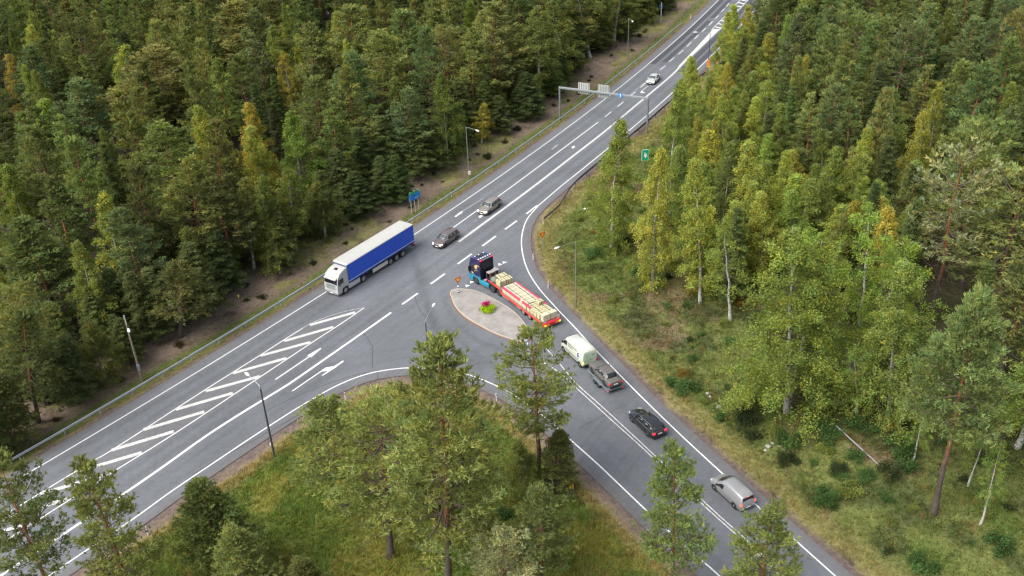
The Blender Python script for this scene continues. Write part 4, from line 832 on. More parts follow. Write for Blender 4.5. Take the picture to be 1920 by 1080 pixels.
# ---------------------------------------------------------------- lamps, signs, barriers
M['lamp_pole'] = mat('lamp_pole_grey', (.20, .19, .18), .6, .3, noise=.12); M['dark_pole'] = mat('dark_lamp_pole', (.085, .085, .09), .55, .3, noise=.1); M['old_wood'] = mat('weathered_wood', (.21, .17, .13), .9, noise=.2, nscale=3); M['lamp_head'] = mat('lamp_head_white', (.70, .70, .68), .4, noise=.05)
def street_lamp(label, base, head, pole, H=9.0, top=None, wooden=False, extras=(), r=.10):
    b0 = on_ground(*base) if base is not None else Vector((*G(top[0], top[1], H)[:2], 0))
    if base is None: b0.z = hz(b0.x, b0.y)
    hd = G(head[0], head[1], H + .25); a = Vector((hd[0] - b0.x, hd[1] - b0.y)); a = a.normalized() * min(3.0, max(.8, a.length))
    t = thing('street_lamp', label, 'street lamp', b0, 0)
    b = MB()
    b.cyl((0, 0, -.4), (0, 0, H), r, r * .62, 10); b.build('pole', pole, t, smooth=40)
    if not wooden:
        b = MB(); b.tube([(0, 0, H - .35), (0, 0, H - .02), (a.x * .25, a.y * .25, H + .14), (a.x * .85, a.y * .85, H + .24)], .038, 6); b.build('arm', M['steel'] if pole is M['dark_pole'] else pole, t, smooth=50)
        b = MB(); b.cyl((0, 0, H - .25), (0, 0, H + .04), r * .85, r * .7, 10); b.build('collar', M['steel'], t, smooth=50)
    else:
        b = MB(); b.tube([(0, 0, H - .08), (a.x * .55, a.y * .55, H - .2)], .03, 6); b.build('arm', M['steel'], t); b = MB(); b.cyl((0, 0, H), (0, 0, H + .05), r * .75, n=10); b.build('cap', M['steel'], t)
    u = Vector((a.x, a.y, 0)).normalized(); n = Vector((-u.y, u.x, 0)); c = Vector((a.x, a.y, H + .25 if not wooden else H - .25)); L = .42
    prof = [(-.42, .07, .05), (-.36, .12, .08), (-.05, .17, .11), (.22, .15, .09), (.36, .08, .05), (.40, .02, .02)]
    rings = []
    for x, w_, h_ in prof: rings.append([tuple(c + u * x + n * (w_ * math.cos(q)) + Vector((0, 0, h_ * math.sin(q)))) for q in np.linspace(0, 6.283, 11)[:-1]])
    b = MB(); b.loft(rings); hd_ = b.build('lamp_head', M['lamp_head'], t, smooth=60)
    b = MB(); b.box(-.22, .22, -.10, .10, -.135, -.09); b.v = [tuple(c + u * x + n * y + Vector((0, 0, z))) for x, y, z in b.v]; b.build('lens', M['lens'], hd_)
    for nm, z0, z1, w_, m, side in extras:
        s = u if side == 0 else n; b = MB(); b.box(-w_ / 2, w_ / 2, r * .8, r * .8 + w_ * .7, z0, z1); b.v = [tuple(n * x + u * y + Vector((0, 0, z))) for x, y, z in b.v]; b.build(nm, m, t, bevel=.015)
    return t
street_lamp('grey arm lamp on the far bank, its head over the far main road', (1177, 112), (1199, 48), M['lamp_pole'])
street_lamp('grey arm lamp with a small box near its foot above the guard rail', (880, 335), (907, 246), M['lamp_pole'], extras=(('cable_box', .8, 1.4, .32, M['lamp_head'], 0),))
street_lamp('brown arm lamp in the grass beside the give-way sign, arm towards the junction', (1080, 575), (1042, 464), M['lamp_pole'], H=9.3)
street_lamp('dark lamp post with a bluish sleeve at the kerb of the grassy wedge', (515, 858), (462, 696), M['dark_pole'], H=9.1, extras=(('tag_plate', 1.55, 1.85, .22, M['lamp_head'], 0),), r=.13)
street_lamp('dark lamp post rising behind the large wedge pine, its pale head over the junction', None, (815, 566), M['dark_pole'], top=(797, 599))
street_lamp('leaning weathered wooden lamp post on the forest bank', (267, 715), (241, 616), M['old_wood'], H=9.0, wooden=True, extras=(('meter_box', 1.7, 2.5, .34, M['grey_steel'], 1),), r=.15)
street_lamp('dark lamp post carrying orange round signs by the far birches', (1326, 149), (1304, 58), M['dark_pole'], H=9.6)
# overhead gantry
M['gantry_post'] = mat('gantry_post', (.17, .18, .20), .5, .3, noise=.1)
A, B = on_ground(1050, 226), on_ground(1213, 249); ax = Vector((B.x - A.x, B.y - A.y, 0)); span_ = ax.length; hG = math.atan2(ax.y, ax.x)
t = thing('sign_gantry', 'grey steel overhead gantry spanning the main road with sign panels seen from behind', 'gantry', (A.x, A.y, 0), hG)
HG = 6.3
for x in (0, span_): b = MB(); b.box(x - .15, x + .15, -.15, .15, -.5, HG + .2); b.build('post', M['gantry_post'], t, bevel=.03)
b = MB(); b.box(-.1, span_ + .1, -.17, .17, HG - .18, HG + .16); b.build('beam', mat('gantry_beam', (.27, .29, .31), .45, .3, noise=.08), t, bevel=.03)
PB = mat('panel_back', (.50, .51, .48), .5, .2, noise=.08)
for xc, w_, z0, z1, nr in ((span_ * .275, 2.2, HG - .75, HG + 1.3, 5), (span_ * .50, 2.2, HG - 1.05, HG + 1.35, 7)):
    b = MB(); b.box(xc - w_ / 2, xc + w_ / 2, .30, .34, z0, z1); p = b.build('sign_panel', PB, t)
    b = MB()
    for i in range(nr): x = xc - w_ / 2 + w_ * (i + .5) / nr; b.box(x - .05, x + .05, .22, .30, z0 + .03, z1 - .03)
    b.build('panel_rib', M['grey_steel'], p)
    b = MB(); b.box(xc - .5, xc - .42, .15, .3, HG - .1, HG + .1); b.box(xc + .42, xc + .5, .15, .3, HG - .1, HG + .1); b.build('bracket', M['grey_steel'], p)
BLUE = mat('sign_blue', (.015, .20, .62), .4); WHITE = mat('sign_white', (.78, .79, .78), .4)
def arrow_poly(s): return [(-.09 * s, -.6 * s), (.09 * s, -.6 * s), (.09 * s, .05 * s), (.34 * s, .05 * s), (0, .55 * s), (-.34 * s, .05 * s), (-.09 * s, .05 * s)]
def disc(parent, name, c, r, m, y0, y1, n=24): b = MB(); b.cyl((c[0], y0, c[1]), (c[0], y1, c[1]), r, n=n); return b.build(name, m, parent, smooth=40)
d_ = disc(t, 'round_sign', (span_ * .70, HG), .42, BLUE, -.24, -.20)
b = MB(); b.add([(span_ * .70 + x, -.245, HG + z) for x, z in arrow_poly(.55)], [tuple(range(7))]); b.build('arrow', WHITE, d_, smooth=0)
# direction sign on three posts
q = [on_ground(772.5, 401), on_ground(779.2, 397.5), on_ground(785.7, 393.7)]; v = q[2] - q[0]; hS = math.atan2(v.y, v.x)
t = thing('direction_sign', 'blue direction sign with a green top band on three posts at the forest bank', 'road sign', (q[1].x, q[1].y, q[1].z), hS)
for x in (-.82, 0, .82): b = MB(); b.cyl((x, 0, -.4), (x, 0, 3.65), .055, n=8); b.build('post', mat('pale_post', (.42, .37, .29), .8) if x < -.5 else bpy.data.materials['pale_post'], t)
b = MB(); b.box(-1.22, 1.22, -.12, -.07, 2.15, 3.15); pn = b.build('panel', BLUE, t, bevel=.02); b = MB(); b.box(-1.22, 1.22, -.12, -.07, 3.17, 3.55); b.build('green_panel', mat('sign_green', (.012, .28, .12), .4), t, bevel=.02)
b = MB(); b.box(-.45, .05, -.128, -.12, 2.78, 3.02); b.box(-.45, -.12, -.128, -.12, 2.36, 2.56); b.build('dark_field', mat('sign_dark_blue', (.01, .06, .55), .4), pn); b = MB(); b.box(-.05, .9, -.128, -.12, 2.42, 2.47); b.box(-1.16, -1.10, -.128, -.12, 2.2, 2.75); b.box(1.0, 1.14, -.128, -.12, 3.22, 3.48); b.build('white_line', WHITE, pn)
# give-way signs
YEL = mat('sign_yellow', (.85, .48, .01), .4); REDS = mat('sign_red', (.62, .02, .015), .4)
def give_way(label, base, H, stripes):
    c = on_ground(*base); t = thing('give_way_sign', label, 'road sign', (c.x, c.y, .137 if stripes else c.z), R(34))
    z0 = 0
    if stripes:
        for i in range(6): b = MB(); b.cyl((0, 0, i * .17), (0, 0, i * .17 + .17), .11, n=12); b.build('bollard_band', WHITE if i % 2 else M['black_plastic'], t, smooth=40)
        z0 = 1.0
    b = MB(); b.cyl((0, 0, z0 - .3), (0, 0, H), .035, n=8); b.build('pole', M['steel'] if not stripes else mat('dark_green_pole', (.05, .09, .08), .5), t)
    tri = lambda s, y: [(-.52 * s, y, H + .28 * s - .2), (.52 * s, y, H + .28 * s - .2), (0, y, H - .62 * s - .2)]
    b = MB(); b.add(tri(1, -.05) + tri(1, -.09), [(0, 1, 2), (5, 4, 3), (0, 3, 4, 1), (1, 4, 5, 2), (2, 5, 3, 0)]); f = b.build('sign_face', REDS, t, smooth=0)
    b = MB(); b.add(tri(.60, -.094), [(0, 1, 2)]); b.build('yellow_field', YEL, f, smooth=0); return t
give_way('yellow and red give-way triangle on a striped bollard at the island tip', (860, 551), 2.2, True)
give_way('yellow and red give-way triangle on a thin pole in the grass', (1017.5, 471), 2.9, False)
c = on_ground(990, 652); t = thing('keep_right_sign', 'round blue keep-right sign at the end of the traffic island behind the thin pine', 'road sign', (c.x, c.y, .13), R(34)); b = MB(); b.cyl((0, 0, -.1), (0, 0, 2.2), .035, n=8); b.build('pole', M['steel'], t)
d_ = disc(t, 'sign_face', (0, 1.9), .34, BLUE, -.09, -.05); b = MB(); b.add([(x * .9 + z * -.5, -.096, 1.9 + z * .7 - x * .5) for x, z in arrow_poly(.5)], [tuple(range(7))]); b.build('arrow', WHITE, d_, smooth=0)
b = MB()
for i in range(3): b.cyl((0, 0, i * .3), (0, 0, i * .3 + .3), .09, n=10, mat=i % 2)
b.build('bollard', [BLUE, WHITE], t, smooth=40)
# green picture sign
c = on_ground(1209, 314); t = thing('service_sign', 'green sign with a white symbol half hidden by the pale birch', 'road sign', c, R(8)); b = MB(); b.cyl((-.4, 0, -.3), (-.4, 0, 2.8), .04, n=8); b.cyl((.4, 0, -.3), (.4, 0, 2.8), .04, n=8); b.build('post', M['steel'], t)
b = MB(); b.box(-.62, .62, -.09, -.05, 1.30, 3.25); p = b.build('panel', WHITE, t, bevel=.02); b = MB(); b.box(-.57, .57, -.097, -.09, 1.35, 3.20); b.build('green_field', mat('sign_emerald', (.0, .33, .17), .4), p)
b = MB(); b.add([(x, -.103, z) for x, z in ((-.25, 2.05), (-.10, 2.0), (.0, 1.72), (.12, 1.72), (.06, 2.02), (.38, 1.95), (.42, 2.06), (.12, 2.2), (.30, 2.42), (.26, 2.52), (.02, 2.36), (-.02, 2.75), (-.16, 2.75), (-.18, 2.3))], [tuple(range(14))]); b.build('white_symbol', WHITE, p, smooth=0)
# orange round signs hung on the far dark lamp post
c = on_ground(1326, 149); t = thing('speed_sign', 'two orange round signs over a small yellow plate hanging on the far dark lamp post', 'road sign', c, R(-2)); ORA = mat('sign_orange', (.80, .30, .02), .4)
for z in (3.95, 3.30): d_ = disc(t, 'round_sign', (0, z), .33, mat('sign_vermilion', (.75, .12, .01), .4) if z > 3.5 else bpy.data.materials['sign_vermilion'], -.19, -.15); disc(d_, 'yellow_field', (0, z), .23, ORA, -.197, -.19)
b = MB(); b.box(-.28, .28, -.19, -.15, 2.62, 2.94); b.build('plate', YEL, t, bevel=.02); b = MB()
for z in (3.95, 3.30, 2.78): b.box(-.12, .12, -.15, -.08, z - .03, z + .03)
b.build('clamp', M['steel'], t)
# sign seen from behind on the far bank
c = on_ground(1239, 43); t = thing('route_sign', 'tall-poled dark blue sign seen from behind on the far forest bank', 'road sign', c, R(20)); b = MB(); b.cyl((0, 0, -.3), (0, 0, 5.0), .13, .10, n=10); b.build('pole', mat('pale_grey_pole', (.34, .35, .38), .6), t, smooth=40); b = MB(); b.box(-.5, .5, .1, .14, 3.4, 4.6); b.build('panel', mat('dusk_blue', (.03, .07, .16), .5), t)
# yellow-black chevron on two posts
a, b_ = on_ground(1066, 937), on_ground(1075, 932); v = b_ - a; t = thing('chevron_sign', 'small yellow and black chevron board on two bluish posts', 'road sign', (a + b_) / 2, math.atan2(v.y, v.x)); w_ = v.length / 2
for x in (-w_, w_): b = MB(); b.cyl((x, 0, -.3), (x, 0, 1.6), .05, n=8); b.build('post', mat('bluish_post', (.17, .20, .33), .5) if x < 0 else bpy.data.materials['bluish_post'], t)
for i in range(4): b = MB(); x = -.48 + i * .24; b.box(x, x + .24, -.10, -.06, 1.28, 1.72); b.build('chevron_band', YEL if i in (1, 2) else M['black_plastic'], t)
b = MB(); b.add([(-.12, -.105, 1.28), (.0, -.105, 1.28), (.14, -.105, 1.5), (.0, -.105, 1.72), (-.12, -.105, 1.72), (.02, -.105, 1.5)], [tuple(range(6))]); b.build('chevron', M['black_plastic'], t, smooth=0)
# guard rails
RAIL = mat('guard_rail_steel', (.34, .36, .40), .5, .1, noise=.10, nscale=2); RAILD = mat('weathered_rail', (.13, .12, .16), .6, .3, noise=.15)
def guard_rail(label, line, m, sd):
    line = smooth_line(np.asarray(line), 2.0); c = line[len(line) // 2]; t = thing('guard_rail', label, 'guard rail', (c[0], c[1], 0))
    P = line - c; n = len(P); T = np.gradient(P, axis=0); T /= np.linalg.norm(T, axis=1)[:, None]; N = np.stack([-T[:, 1], T[:, 0]], 1) * sd
    prof = [(.0, .44), (.07, .50), (.07, .55), (.0, .60), (.07, .65), (.07, .70), (.0, .76)]; zt = lambda i: -.30 * max(0, 1 - i / 3) - .30 * max(0, 1 - (n - 1 - i) / 3)
    b = MB(); b.add([(P[i][0] + N[i][0] * u, P[i][1] + N[i][1] * u, z + zt(i)) for i in range(n) for u, z in prof], [(i * 7 + k, i * 7 + k + 1, i * 7 + k + 8, i * 7 + k + 7) for i in range(n - 1) for k in range(6)])
    o = b.build('rail', m, t, smooth=60); s = o.modifiers.new('thickness', 'SOLIDIFY'); s.thickness = .012
    p = MB(); p.box(-.06, .06, -.04, .04, -.75, .72); po = p.build('post', m, None); bpy.data.objects.remove(po); me = bpy.data.meshes['post'] if 'post' in bpy.data.meshes else None
    me = [x for x in bpy.data.meshes if x.users == 0 and x.name.startswith('post')][-1]
    for i in range(1, n - 1, 2): o = bpy.data.objects.new('post', me); link(o, t); o.location = (P[i][0] - N[i][0] * .06, P[i][1] - N[i][1] * .06, zt(i)); o.rotation_euler = (0, 0, math.atan2(T[i][1], T[i][0]))
    return t
g0 = offset(L1, 2.65); g0 = g0[(g0[:, 1] > 58) & (g0[:, 1] < 236)]
guard_rail('long galvanised guard rail along the forest side of the main road', g0[::4], RAIL, -1)
guard_rail('dark weathered guard rail along the birch side of the main road', Gs([(1020, 413), (1050, 389), (1068, 360), (1090, 337), (1120, 312), (1150, 286), (1180, 261), (1208, 238), (1245, 205), (1300, 157), (1324, 137)]), RAILD, 1)
# marker posts
MP = None
for px, py, lab in ((1018.6, 421, 'white reflector post at the end of the dark guard rail'), (1000, 488, 'white reflector post below the give-way triangle at the bend'), (1028, 541, 'white reflector post beside the low-loader trailer'), (648, 750, 'white reflector post at the kerb behind the dark wedge pine'), (1295, 35, 'white reflector post on the far green verge'), (931, 752, 'short white reflector post beside the thin open-crowned pine'), (278, 1003, 'white reflector post by the dark pine at the hatched road edge')):
    c = on_ground(px, py)
    if MP is None:
        MP = thing('reflector_post', lab, 'reflector post', c, R(20), 'white reflector posts at the road edges'); b = MB(); b.cyl((0, 0, -.3), (0, 0, 1.05), .065, .055, n=8); b.build('post', M['white_paint'], MP, smooth=40); b = MB(); b.box(-.035, .035, -.07, -.055, .78, .95); b.build('reflector', M['black_plastic'], MP)
    else: dup(MP, c, R(random.uniform(0, 90)), lab, 'white reflector posts at the road edges')
MK = None
for px, py, lab in ((293, 646, 'small yellow cable marker on a stick above the wooden lamp post'), (449, 566, 'small yellow cable marker on a stick on the bank ahead of the lorry'), (1069, 388, 'small yellow marker on a stick behind the dark guard rail')):
    c = on_ground(px, py)
    if MK is None:
        MK = thing('cable_marker', lab, 'marker post', c, R(30), 'yellow cable markers beside the roads'); b = MB(); b.cyl((0, 0, -.2), (0, 0, .9), .03, n=6); b.build('stick', M['grey_steel'], MK); b = MB(); b.box(-.13, .13, -.05, -.02, .7, 1.1); b.build('plate', mat('marker_yellow', (.75, .52, .08), .5), MK, bevel=.02)
    else: dup(MK, c, R(60), lab, 'yellow cable markers beside the roads')
c = on_ground(1665, 902); t = thing('wooden_stump', 'short orange-brown wooden post sawn off in the clearing', 'stump', c, .4); b = MB(); b.cyl((0, 0, -.2), (.03, 0, .85), .16, .13, n=12); b.build('post', mat('cut_wood', (.36, .19, .07), .85, noise=.2, nscale=6), t, smooth=40); b = MB(); b.cyl((.03, 0, .85), (.032, 0, .87), .125, n=12); b.build('cut_top', mat('sawn_face', (.45, .30, .14), .8), t)
a, b_ = on_ground(1566, 810), on_ground(1645, 876); t = thing('fallen_pole', 'grey pole lying across the bushes of the clearing', 'pole', (a + b_) / 2); d = (b_ - a) / 2; b = MB(); b.cyl((-d.x, -d.y, .75), (d.x, d.y, .45), .085, .075, n=10); b.build('pole', mat('pole_grey', (.27, .27, .30), .5, .3, noise=.1), t, smooth=40); b = MB(); b.cyl((d.x, d.y, .45), (d.x * 1.01, d.y * 1.01, .447), .09, n=10); b.build('end_cap', M['grey_steel'], t)
# traffic island gullies
# ---------------------------------------------------------------- trees: generators
def foliage_mat(name, trans=.3, gloss=.0):
    m = bpy.data.materials.new(name); m.use_nodes = True; nt = m.node_tree
    for n in list(nt.nodes):
        if n.type != 'OUTPUT_MATERIAL': nt.nodes.remove(n)
    out = [n for n in nt.nodes if n.type == 'OUTPUT_MATERIAL'][0]
    at = nt.nodes.new('ShaderNodeAttribute'); at.attribute_name = 'Col'; oi = nt.nodes.new('ShaderNodeObjectInfo')
    mx = nt.nodes.new('ShaderNodeVectorMath'); mx.operation = 'MULTIPLY'; nt.links.new(at.outputs['Color'], mx.inputs[0]); nt.links.new(oi.outputs['Color'], mx.inputs[1])
    d = nt.nodes.new('ShaderNodeBsdfDiffuse'); t = nt.nodes.new('ShaderNodeBsdfTranslucent'); nt.links.new(mx.outputs[0], d.inputs[0])
    y = nt.nodes.new('ShaderNodeVectorMath'); y.operation = 'MULTIPLY'; y.inputs[1].default_value = (1.25, 1.2, .7); nt.links.new(mx.outputs[0], y.inputs[0]); nt.links.new(y.outputs[0], t.inputs[0])
    s = nt.nodes.new('ShaderNodeMixShader'); s.inputs[0].default_value = trans; nt.links.new(d.outputs[0], s.inputs[1]); nt.links.new(t.outputs[0], s.inputs[2]); nt.links.new(s.outputs[0], out.inputs[0])
    return m
M['needles'] = foliage_mat('needles', .36); M['leaves'] = foliage_mat('leaves', .43); M['grass_blades'] = foliage_mat('grass_blades', .3)
def bark(name, low, high, z0, z1, spots=None):
    m = bpy.data.materials.new(name); m.use_nodes = True; nt = m.node_tree; b = nt.nodes['Principled BSDF']; b.inputs['Roughness'].default_value = .9; b.inputs['Specular IOR Level'].default_value = .2
    tc = nt.nodes.new('ShaderNodeTexCoord'); sp = nt.nodes.new('ShaderNodeSeparateXYZ'); nt.links.new(tc.outputs['Object'], sp.inputs[0])
    n = nt.nodes.new('ShaderNodeTexNoise'); n.inputs['Scale'].default_value = 2.2 if not spots else 3; n.inputs['Detail'].default_value = 5
    nt.links.new(tc.outputs['Object'], n.inputs['Vector'])
    if spots:
        mp = nt.nodes.new('ShaderNodeMapping'); mp.inputs['Scale'].default_value = (1, 1, 2.2); nt.links.new(tc.outputs['Object'], mp.inputs[0]); nt.links.new(mp.outputs[0], n.inputs['Vector'])
    ad = nt.nodes.new('ShaderNodeMath'); ad.operation = 'MULTIPLY_ADD'; ad.inputs[1].default_value = 4.0 if not spots else 0; nt.links.new(n.outputs['Fac'], ad.inputs[0]); nt.links.new(sp.outputs['Z'], ad.inputs[2])
    r = nt.nodes.new('ShaderNodeMapRange'); r.inputs['From Min'].default_value = z0; r.inputs['From Max'].default_value = z1; nt.links.new(ad.outputs[0], r.inputs['Value'])
    mx = nt.nodes.new('ShaderNodeMix'); mx.data_type = 'RGBA'; mx.inputs['A'].default_value = (*low, 1); mx.inputs['B'].default_value = (*high, 1); nt.links.new(r.outputs[0], mx.inputs['Factor'])
    r2 = nt.nodes.new('ShaderNodeMapRange'); r2.inputs['From Min'].default_value = .35; r2.inputs['From Max'].default_value = .65; r2.inputs['To Min'].default_value = .75; r2.inputs['To Max'].default_value = 1.2
    if spots: r2.inputs['From Min'].default_value = .36; r2.inputs['From Max'].default_value = .44; r2.inputs['To Min'].default_value = .12; r2.inputs['To Max'].default_value = 1.0
    nt.links.new(n.outputs['Fac'], r2.inputs['Value'])
    v = nt.nodes.new('ShaderNodeVectorMath'); v.operation = 'SCALE'; nt.links.new(mx.outputs['Result'], v.inputs[0]); nt.links.new(r2.outputs[0], v.inputs['Scale']); nt.links.new(v.outputs[0], b.inputs['Base Color'])
    return m
M['pine_bark'] = bark('pine_bark', (.085, .068, .058), (.27, .105, .045), 6.5, 10.5)
M['spruce_bark'] = bark('spruce_bark', (.07, .058, .05), (.09, .07, .055), 4, 10)
M['birch_bark'] = bark('birch_bark', (.40, .39, .36), (.37, .35, .32), 3, 12, True)
M['twig_bark'] = mat('twig_bark', (.10, .075, .055), .9)

def blades(base, d, ln, wd, rng):
    n = len(base); d = d / np.linalg.norm(d, axis=1)[:, None]
    r = rng.normal(size=(n, 3)); w = np.cross(d, r); w /= np.linalg.norm(w, axis=1)[:, None] + 1e-9
    V = np.empty((n, 3, 3)); V[:, 0] = base - w * wd[:, None] / 2; V[:, 1] = base + w * wd[:, None] / 2; V[:, 2] = base + d * ln[:, None]
    return V
def leaf_quads(c, d, ln, wd, rng):
    n = len(c); d = d / np.linalg.norm(d, axis=1)[:, None]; r = rng.normal(size=(n, 3)); w = np.cross(d, r); w /= np.linalg.norm(w, axis=1)[:, None] + 1e-9
    V = np.empty((n, 4, 3)); V[:, 0] = c - d * ln[:, None] / 2; V[:, 1] = c + w * wd[:, None] / 2; V[:, 2] = c + d * ln[:, None] / 2; V[:, 3] = c - w * wd[:, None] / 2
    return V
def cloud_mesh(name, V, C, m):
    n, k, _ = V.shape; F = np.arange(n * k).reshape(n, k)
    o = np_mesh(name, V.reshape(-1, 3), F, m, np.repeat(C, k, axis=0)); return o
def trunk_tube(H, r, lean, rng, n=7, bend=.25):
    k = 9; z = np.linspace(0, 1, k); a = rng.rand() * 6.28; bx = np.cumsum(rng.normal(size=k)) * bend * .25; by = np.cumsum(rng.normal(size=k)) * bend * .25
    bx -= bx[0]; by -= by[0]; bx -= z * bx[-1]; by -= z * by[-1]
    P = np.stack([bx + lean * z * math.cos(a) * H * .05, by + lean * z * math.sin(a) * H * .05, z * H], 1); P[0, 2] = -.6
    rad = r * np.array([1.5 if i == 0 else 1 for i in range(k)]) * (1 - z * .93); return P, rad
def pine(seed, H=18.0, Rc=3.0, cb=.34, nw=15, per=5, clumps=9, tufts=5, bl=5, power=.75, blade=.34, dead=0, shape='cone', flat=1.0, upturn=1.0, gap=.10):
    """whorls of limbs, each carrying a flat upswept plume of needle tufts with dark gaps between the plumes"""
    rng = np.random.RandomState(seed); P, rad = trunk_tube(H, .15 + H * .004, 1, rng)
    wood = MB(); wood.tube(P, rad, 8)
    axis = lambda z: np.array([np.interp(z, P[:, 2], P[:, 0]), np.interp(z, P[:, 2], P[:, 1]), z])
    B, D, L, W, C = [], [], [], [], []
    def tuft(c, od, cc, n, bl_, spread, sc=1.0, sig=(.21, .21, .10)):
        nn = n * bl_
        B.append(np.repeat(c[None] + rng.normal(size=(n, 3)) * sig, bl_, 0) + rng.normal(size=(nn, 3)) * .045)
        D.append(od[None] + rng.normal(size=(nn, 3)) * spread); L.append(rng.uniform(.7, 1.25, nn) * blade * sc); W.append(rng.uniform(.8, 1.2, nn) * blade * .34 * sc)
        hue = rng.normal() * .10; base = np.array([1 + hue, 1 + hue * .3, 1 - hue * .6]) * cc
        C.append(base[None] * rng.uniform(.82, 1.18, (nn, 1)))
    for wv in range(nw):
        t0 = (wv + .15 + .5 * rng.rand()) / nw; t0 = t0 ** .92; a0 = rng.rand() * 6.28
        for i in range(per if t0 < .8 else max(3, per - 1)):
            if rng.rand() < gap: continue
            t = min(.985, max(0, t0 + rng.normal() * .010)); z = H * (cb + (1 - cb) * t)
            if shape == 'cone': pr = (1 - t) ** power * min(1, .6 + t * 2.6)
            else: pr = math.sqrt(max(0, 1 - (abs(t - .36) / .66) ** 2.2)) * (.9 if t > .36 else .8 + .2 * t / .36)
            ln = Rc * (pr * rng.uniform(.62, 1.15) + .09)
            az = a0 + i * 6.283 / per + rng.normal() * .22; el = R((-4 + 50 * t ** 1.5) + rng.normal() * 7); d = np.array([math.cos(az) * math.cos(el), math.sin(az) * math.cos(el), math.sin(el)])
            p0 = axis(z); up = np.array([0, 0, .26 * ln * upturn]); pos = lambda u: p0 + d * ln * u + up * u * u - np.array([0, 0, .12 * ln * math.sin(u * 3.14)])
            wood.tube([pos(0), pos(.4), pos(.75), pos(1)], [.012 + .018 * ln, .010 + .012 * ln, .012 + .004 * ln, .008], 4, 1)
            side = np.cross(d, [0, 0, 1]); side /= np.linalg.norm(side) + 1e-9; br = rng.uniform(.74, 1.26)
            for k in range(max(2, int(clumps * (.25 + ln / Rc)))):
                u = rng.uniform(.25, 1.0) ** .75; sw = (1.12 - u * .62) * ln * .30; c0 = pos(u)
                c = c0 + side * rng.normal() * sw + d * rng.normal() * .12 + np.array([0, 0, rng.normal() * .07 * flat + .08 * u])
                sg = np.sign((c - c0) @ side)
                if rng.rand() < .35: wood.tube([pos(u * .8), c], [.014, .006], 3, 1)
                tuft(c, d * .6 + side * sg * .35 + np.array([0, 0, .35 + .45 * t]), br * rng.uniform(.78, 1.25), tufts, bl, .55)
            tuft(pos(1.0), d * .5 + np.array([0, 0, .8]), br * 1.15, 2, bl + 1, .3, 1.15, (.09, .09, .06))
    tuft(axis(H * .985), np.array([0, 0, 1.]), 1.1, 4, 6, .35, 1.1, (.08, .08, .25))
    for i in range(dead):                                              # bare lower limbs
        z = H * rng.uniform(cb * .55, cb * 1.5); az = rng.rand() * 6.28; ln = Rc * rng.uniform(.3, .75); p0 = axis(z); d = np.array([math.cos(az), math.sin(az), rng.uniform(-.15, .35)])
        q = p0 + d * ln * .55 + [0, 0, -.1]; wood.tube([p0, q, p0 + d * ln], [.035, .02, .008], 4, 1)
        for _ in range(3): wood.tube([q, q + (d + rng.normal(size=3) * .5) * ln * .4], [.014, .006], 3, 1)
    V = blades(np.concatenate(B), np.concatenate(D), np.concatenate(L), np.concatenate(W), rng)
    return wood, V, np.concatenate(C), H, Rc, 'needles', [M['pine_bark'], M['twig_bark']]
def spruce(seed, H=19.0, Rc=2.7, cb=.10, nb=115, clumps=12, blade=.26, bl=7, power=.85):
    rng = np.random.RandomState(seed); P, rad = trunk_tube(H, .16, .3, rng, bend=.08)
    wood = MB(); wood.tube(P, rad, 7); B, D, L, W, C = [], [], [], [], []
    for i in range(nb):
        t = (i + rng.rand()) / nb; z = H * (cb + (1 - cb) * t * .98); ln = Rc * ((1 - t) ** power * min(1, .6 + t * 4) * rng.uniform(.75, 1.12) + .07)
        az = i * 2.399 + rng.normal() * .3; dr = .30 * (1 - t) - .35 * t
        side = np.array([-math.sin(az), math.cos(az), 0]); o = np.array([math.cos(az), math.sin(az), 0]); br = rng.uniform(.8, 1.2)
        pos = lambda u: np.array([0, 0, z]) + o * ln * u + np.array([0, 0, -dr * ln * (1.5 * u - .75 * u * u)])
        wood.tube([pos(0), pos(.5), pos(1)], [.03, .018, .006], 3)
        nc = max(3, int(clumps * (.35 + ln / Rc)))
        for k in range(nc):
            u = rng.uniform(.12, 1.0); c = pos(u) + side * rng.uniform(-1, 1) * (1.05 - u) * ln * .46 + np.array([0, 0, rng.normal() * .05])
            sg = np.sign((c - pos(u)) @ side); dd = o * .7 + side * sg * .7 + np.array([0, 0, -.30])
            nn = bl * 3; cc = br * rng.uniform(.78, 1.22)
            B.append(c[None] + rng.normal(size=(nn, 3)) * [.17, .17, .07]); D.append(dd[None] + rng.normal(size=(nn, 3)) * .45); L.append(rng.uniform(.7, 1.3, nn) * blade * 1.2); W.append(rng.uniform(.8, 1.2, nn) * blade * .36)
            C.append(np.array([[cc, cc, cc]]) * rng.uniform(.85, 1.15, (nn, 1)))
    V = blades(np.concatenate(B), np.concatenate(D), np.concatenate(L), np.concatenate(W), rng)
    return wood, V, np.concatenate(C), H, Rc, 'needles', [M['spruce_bark'], M['twig_bark']]
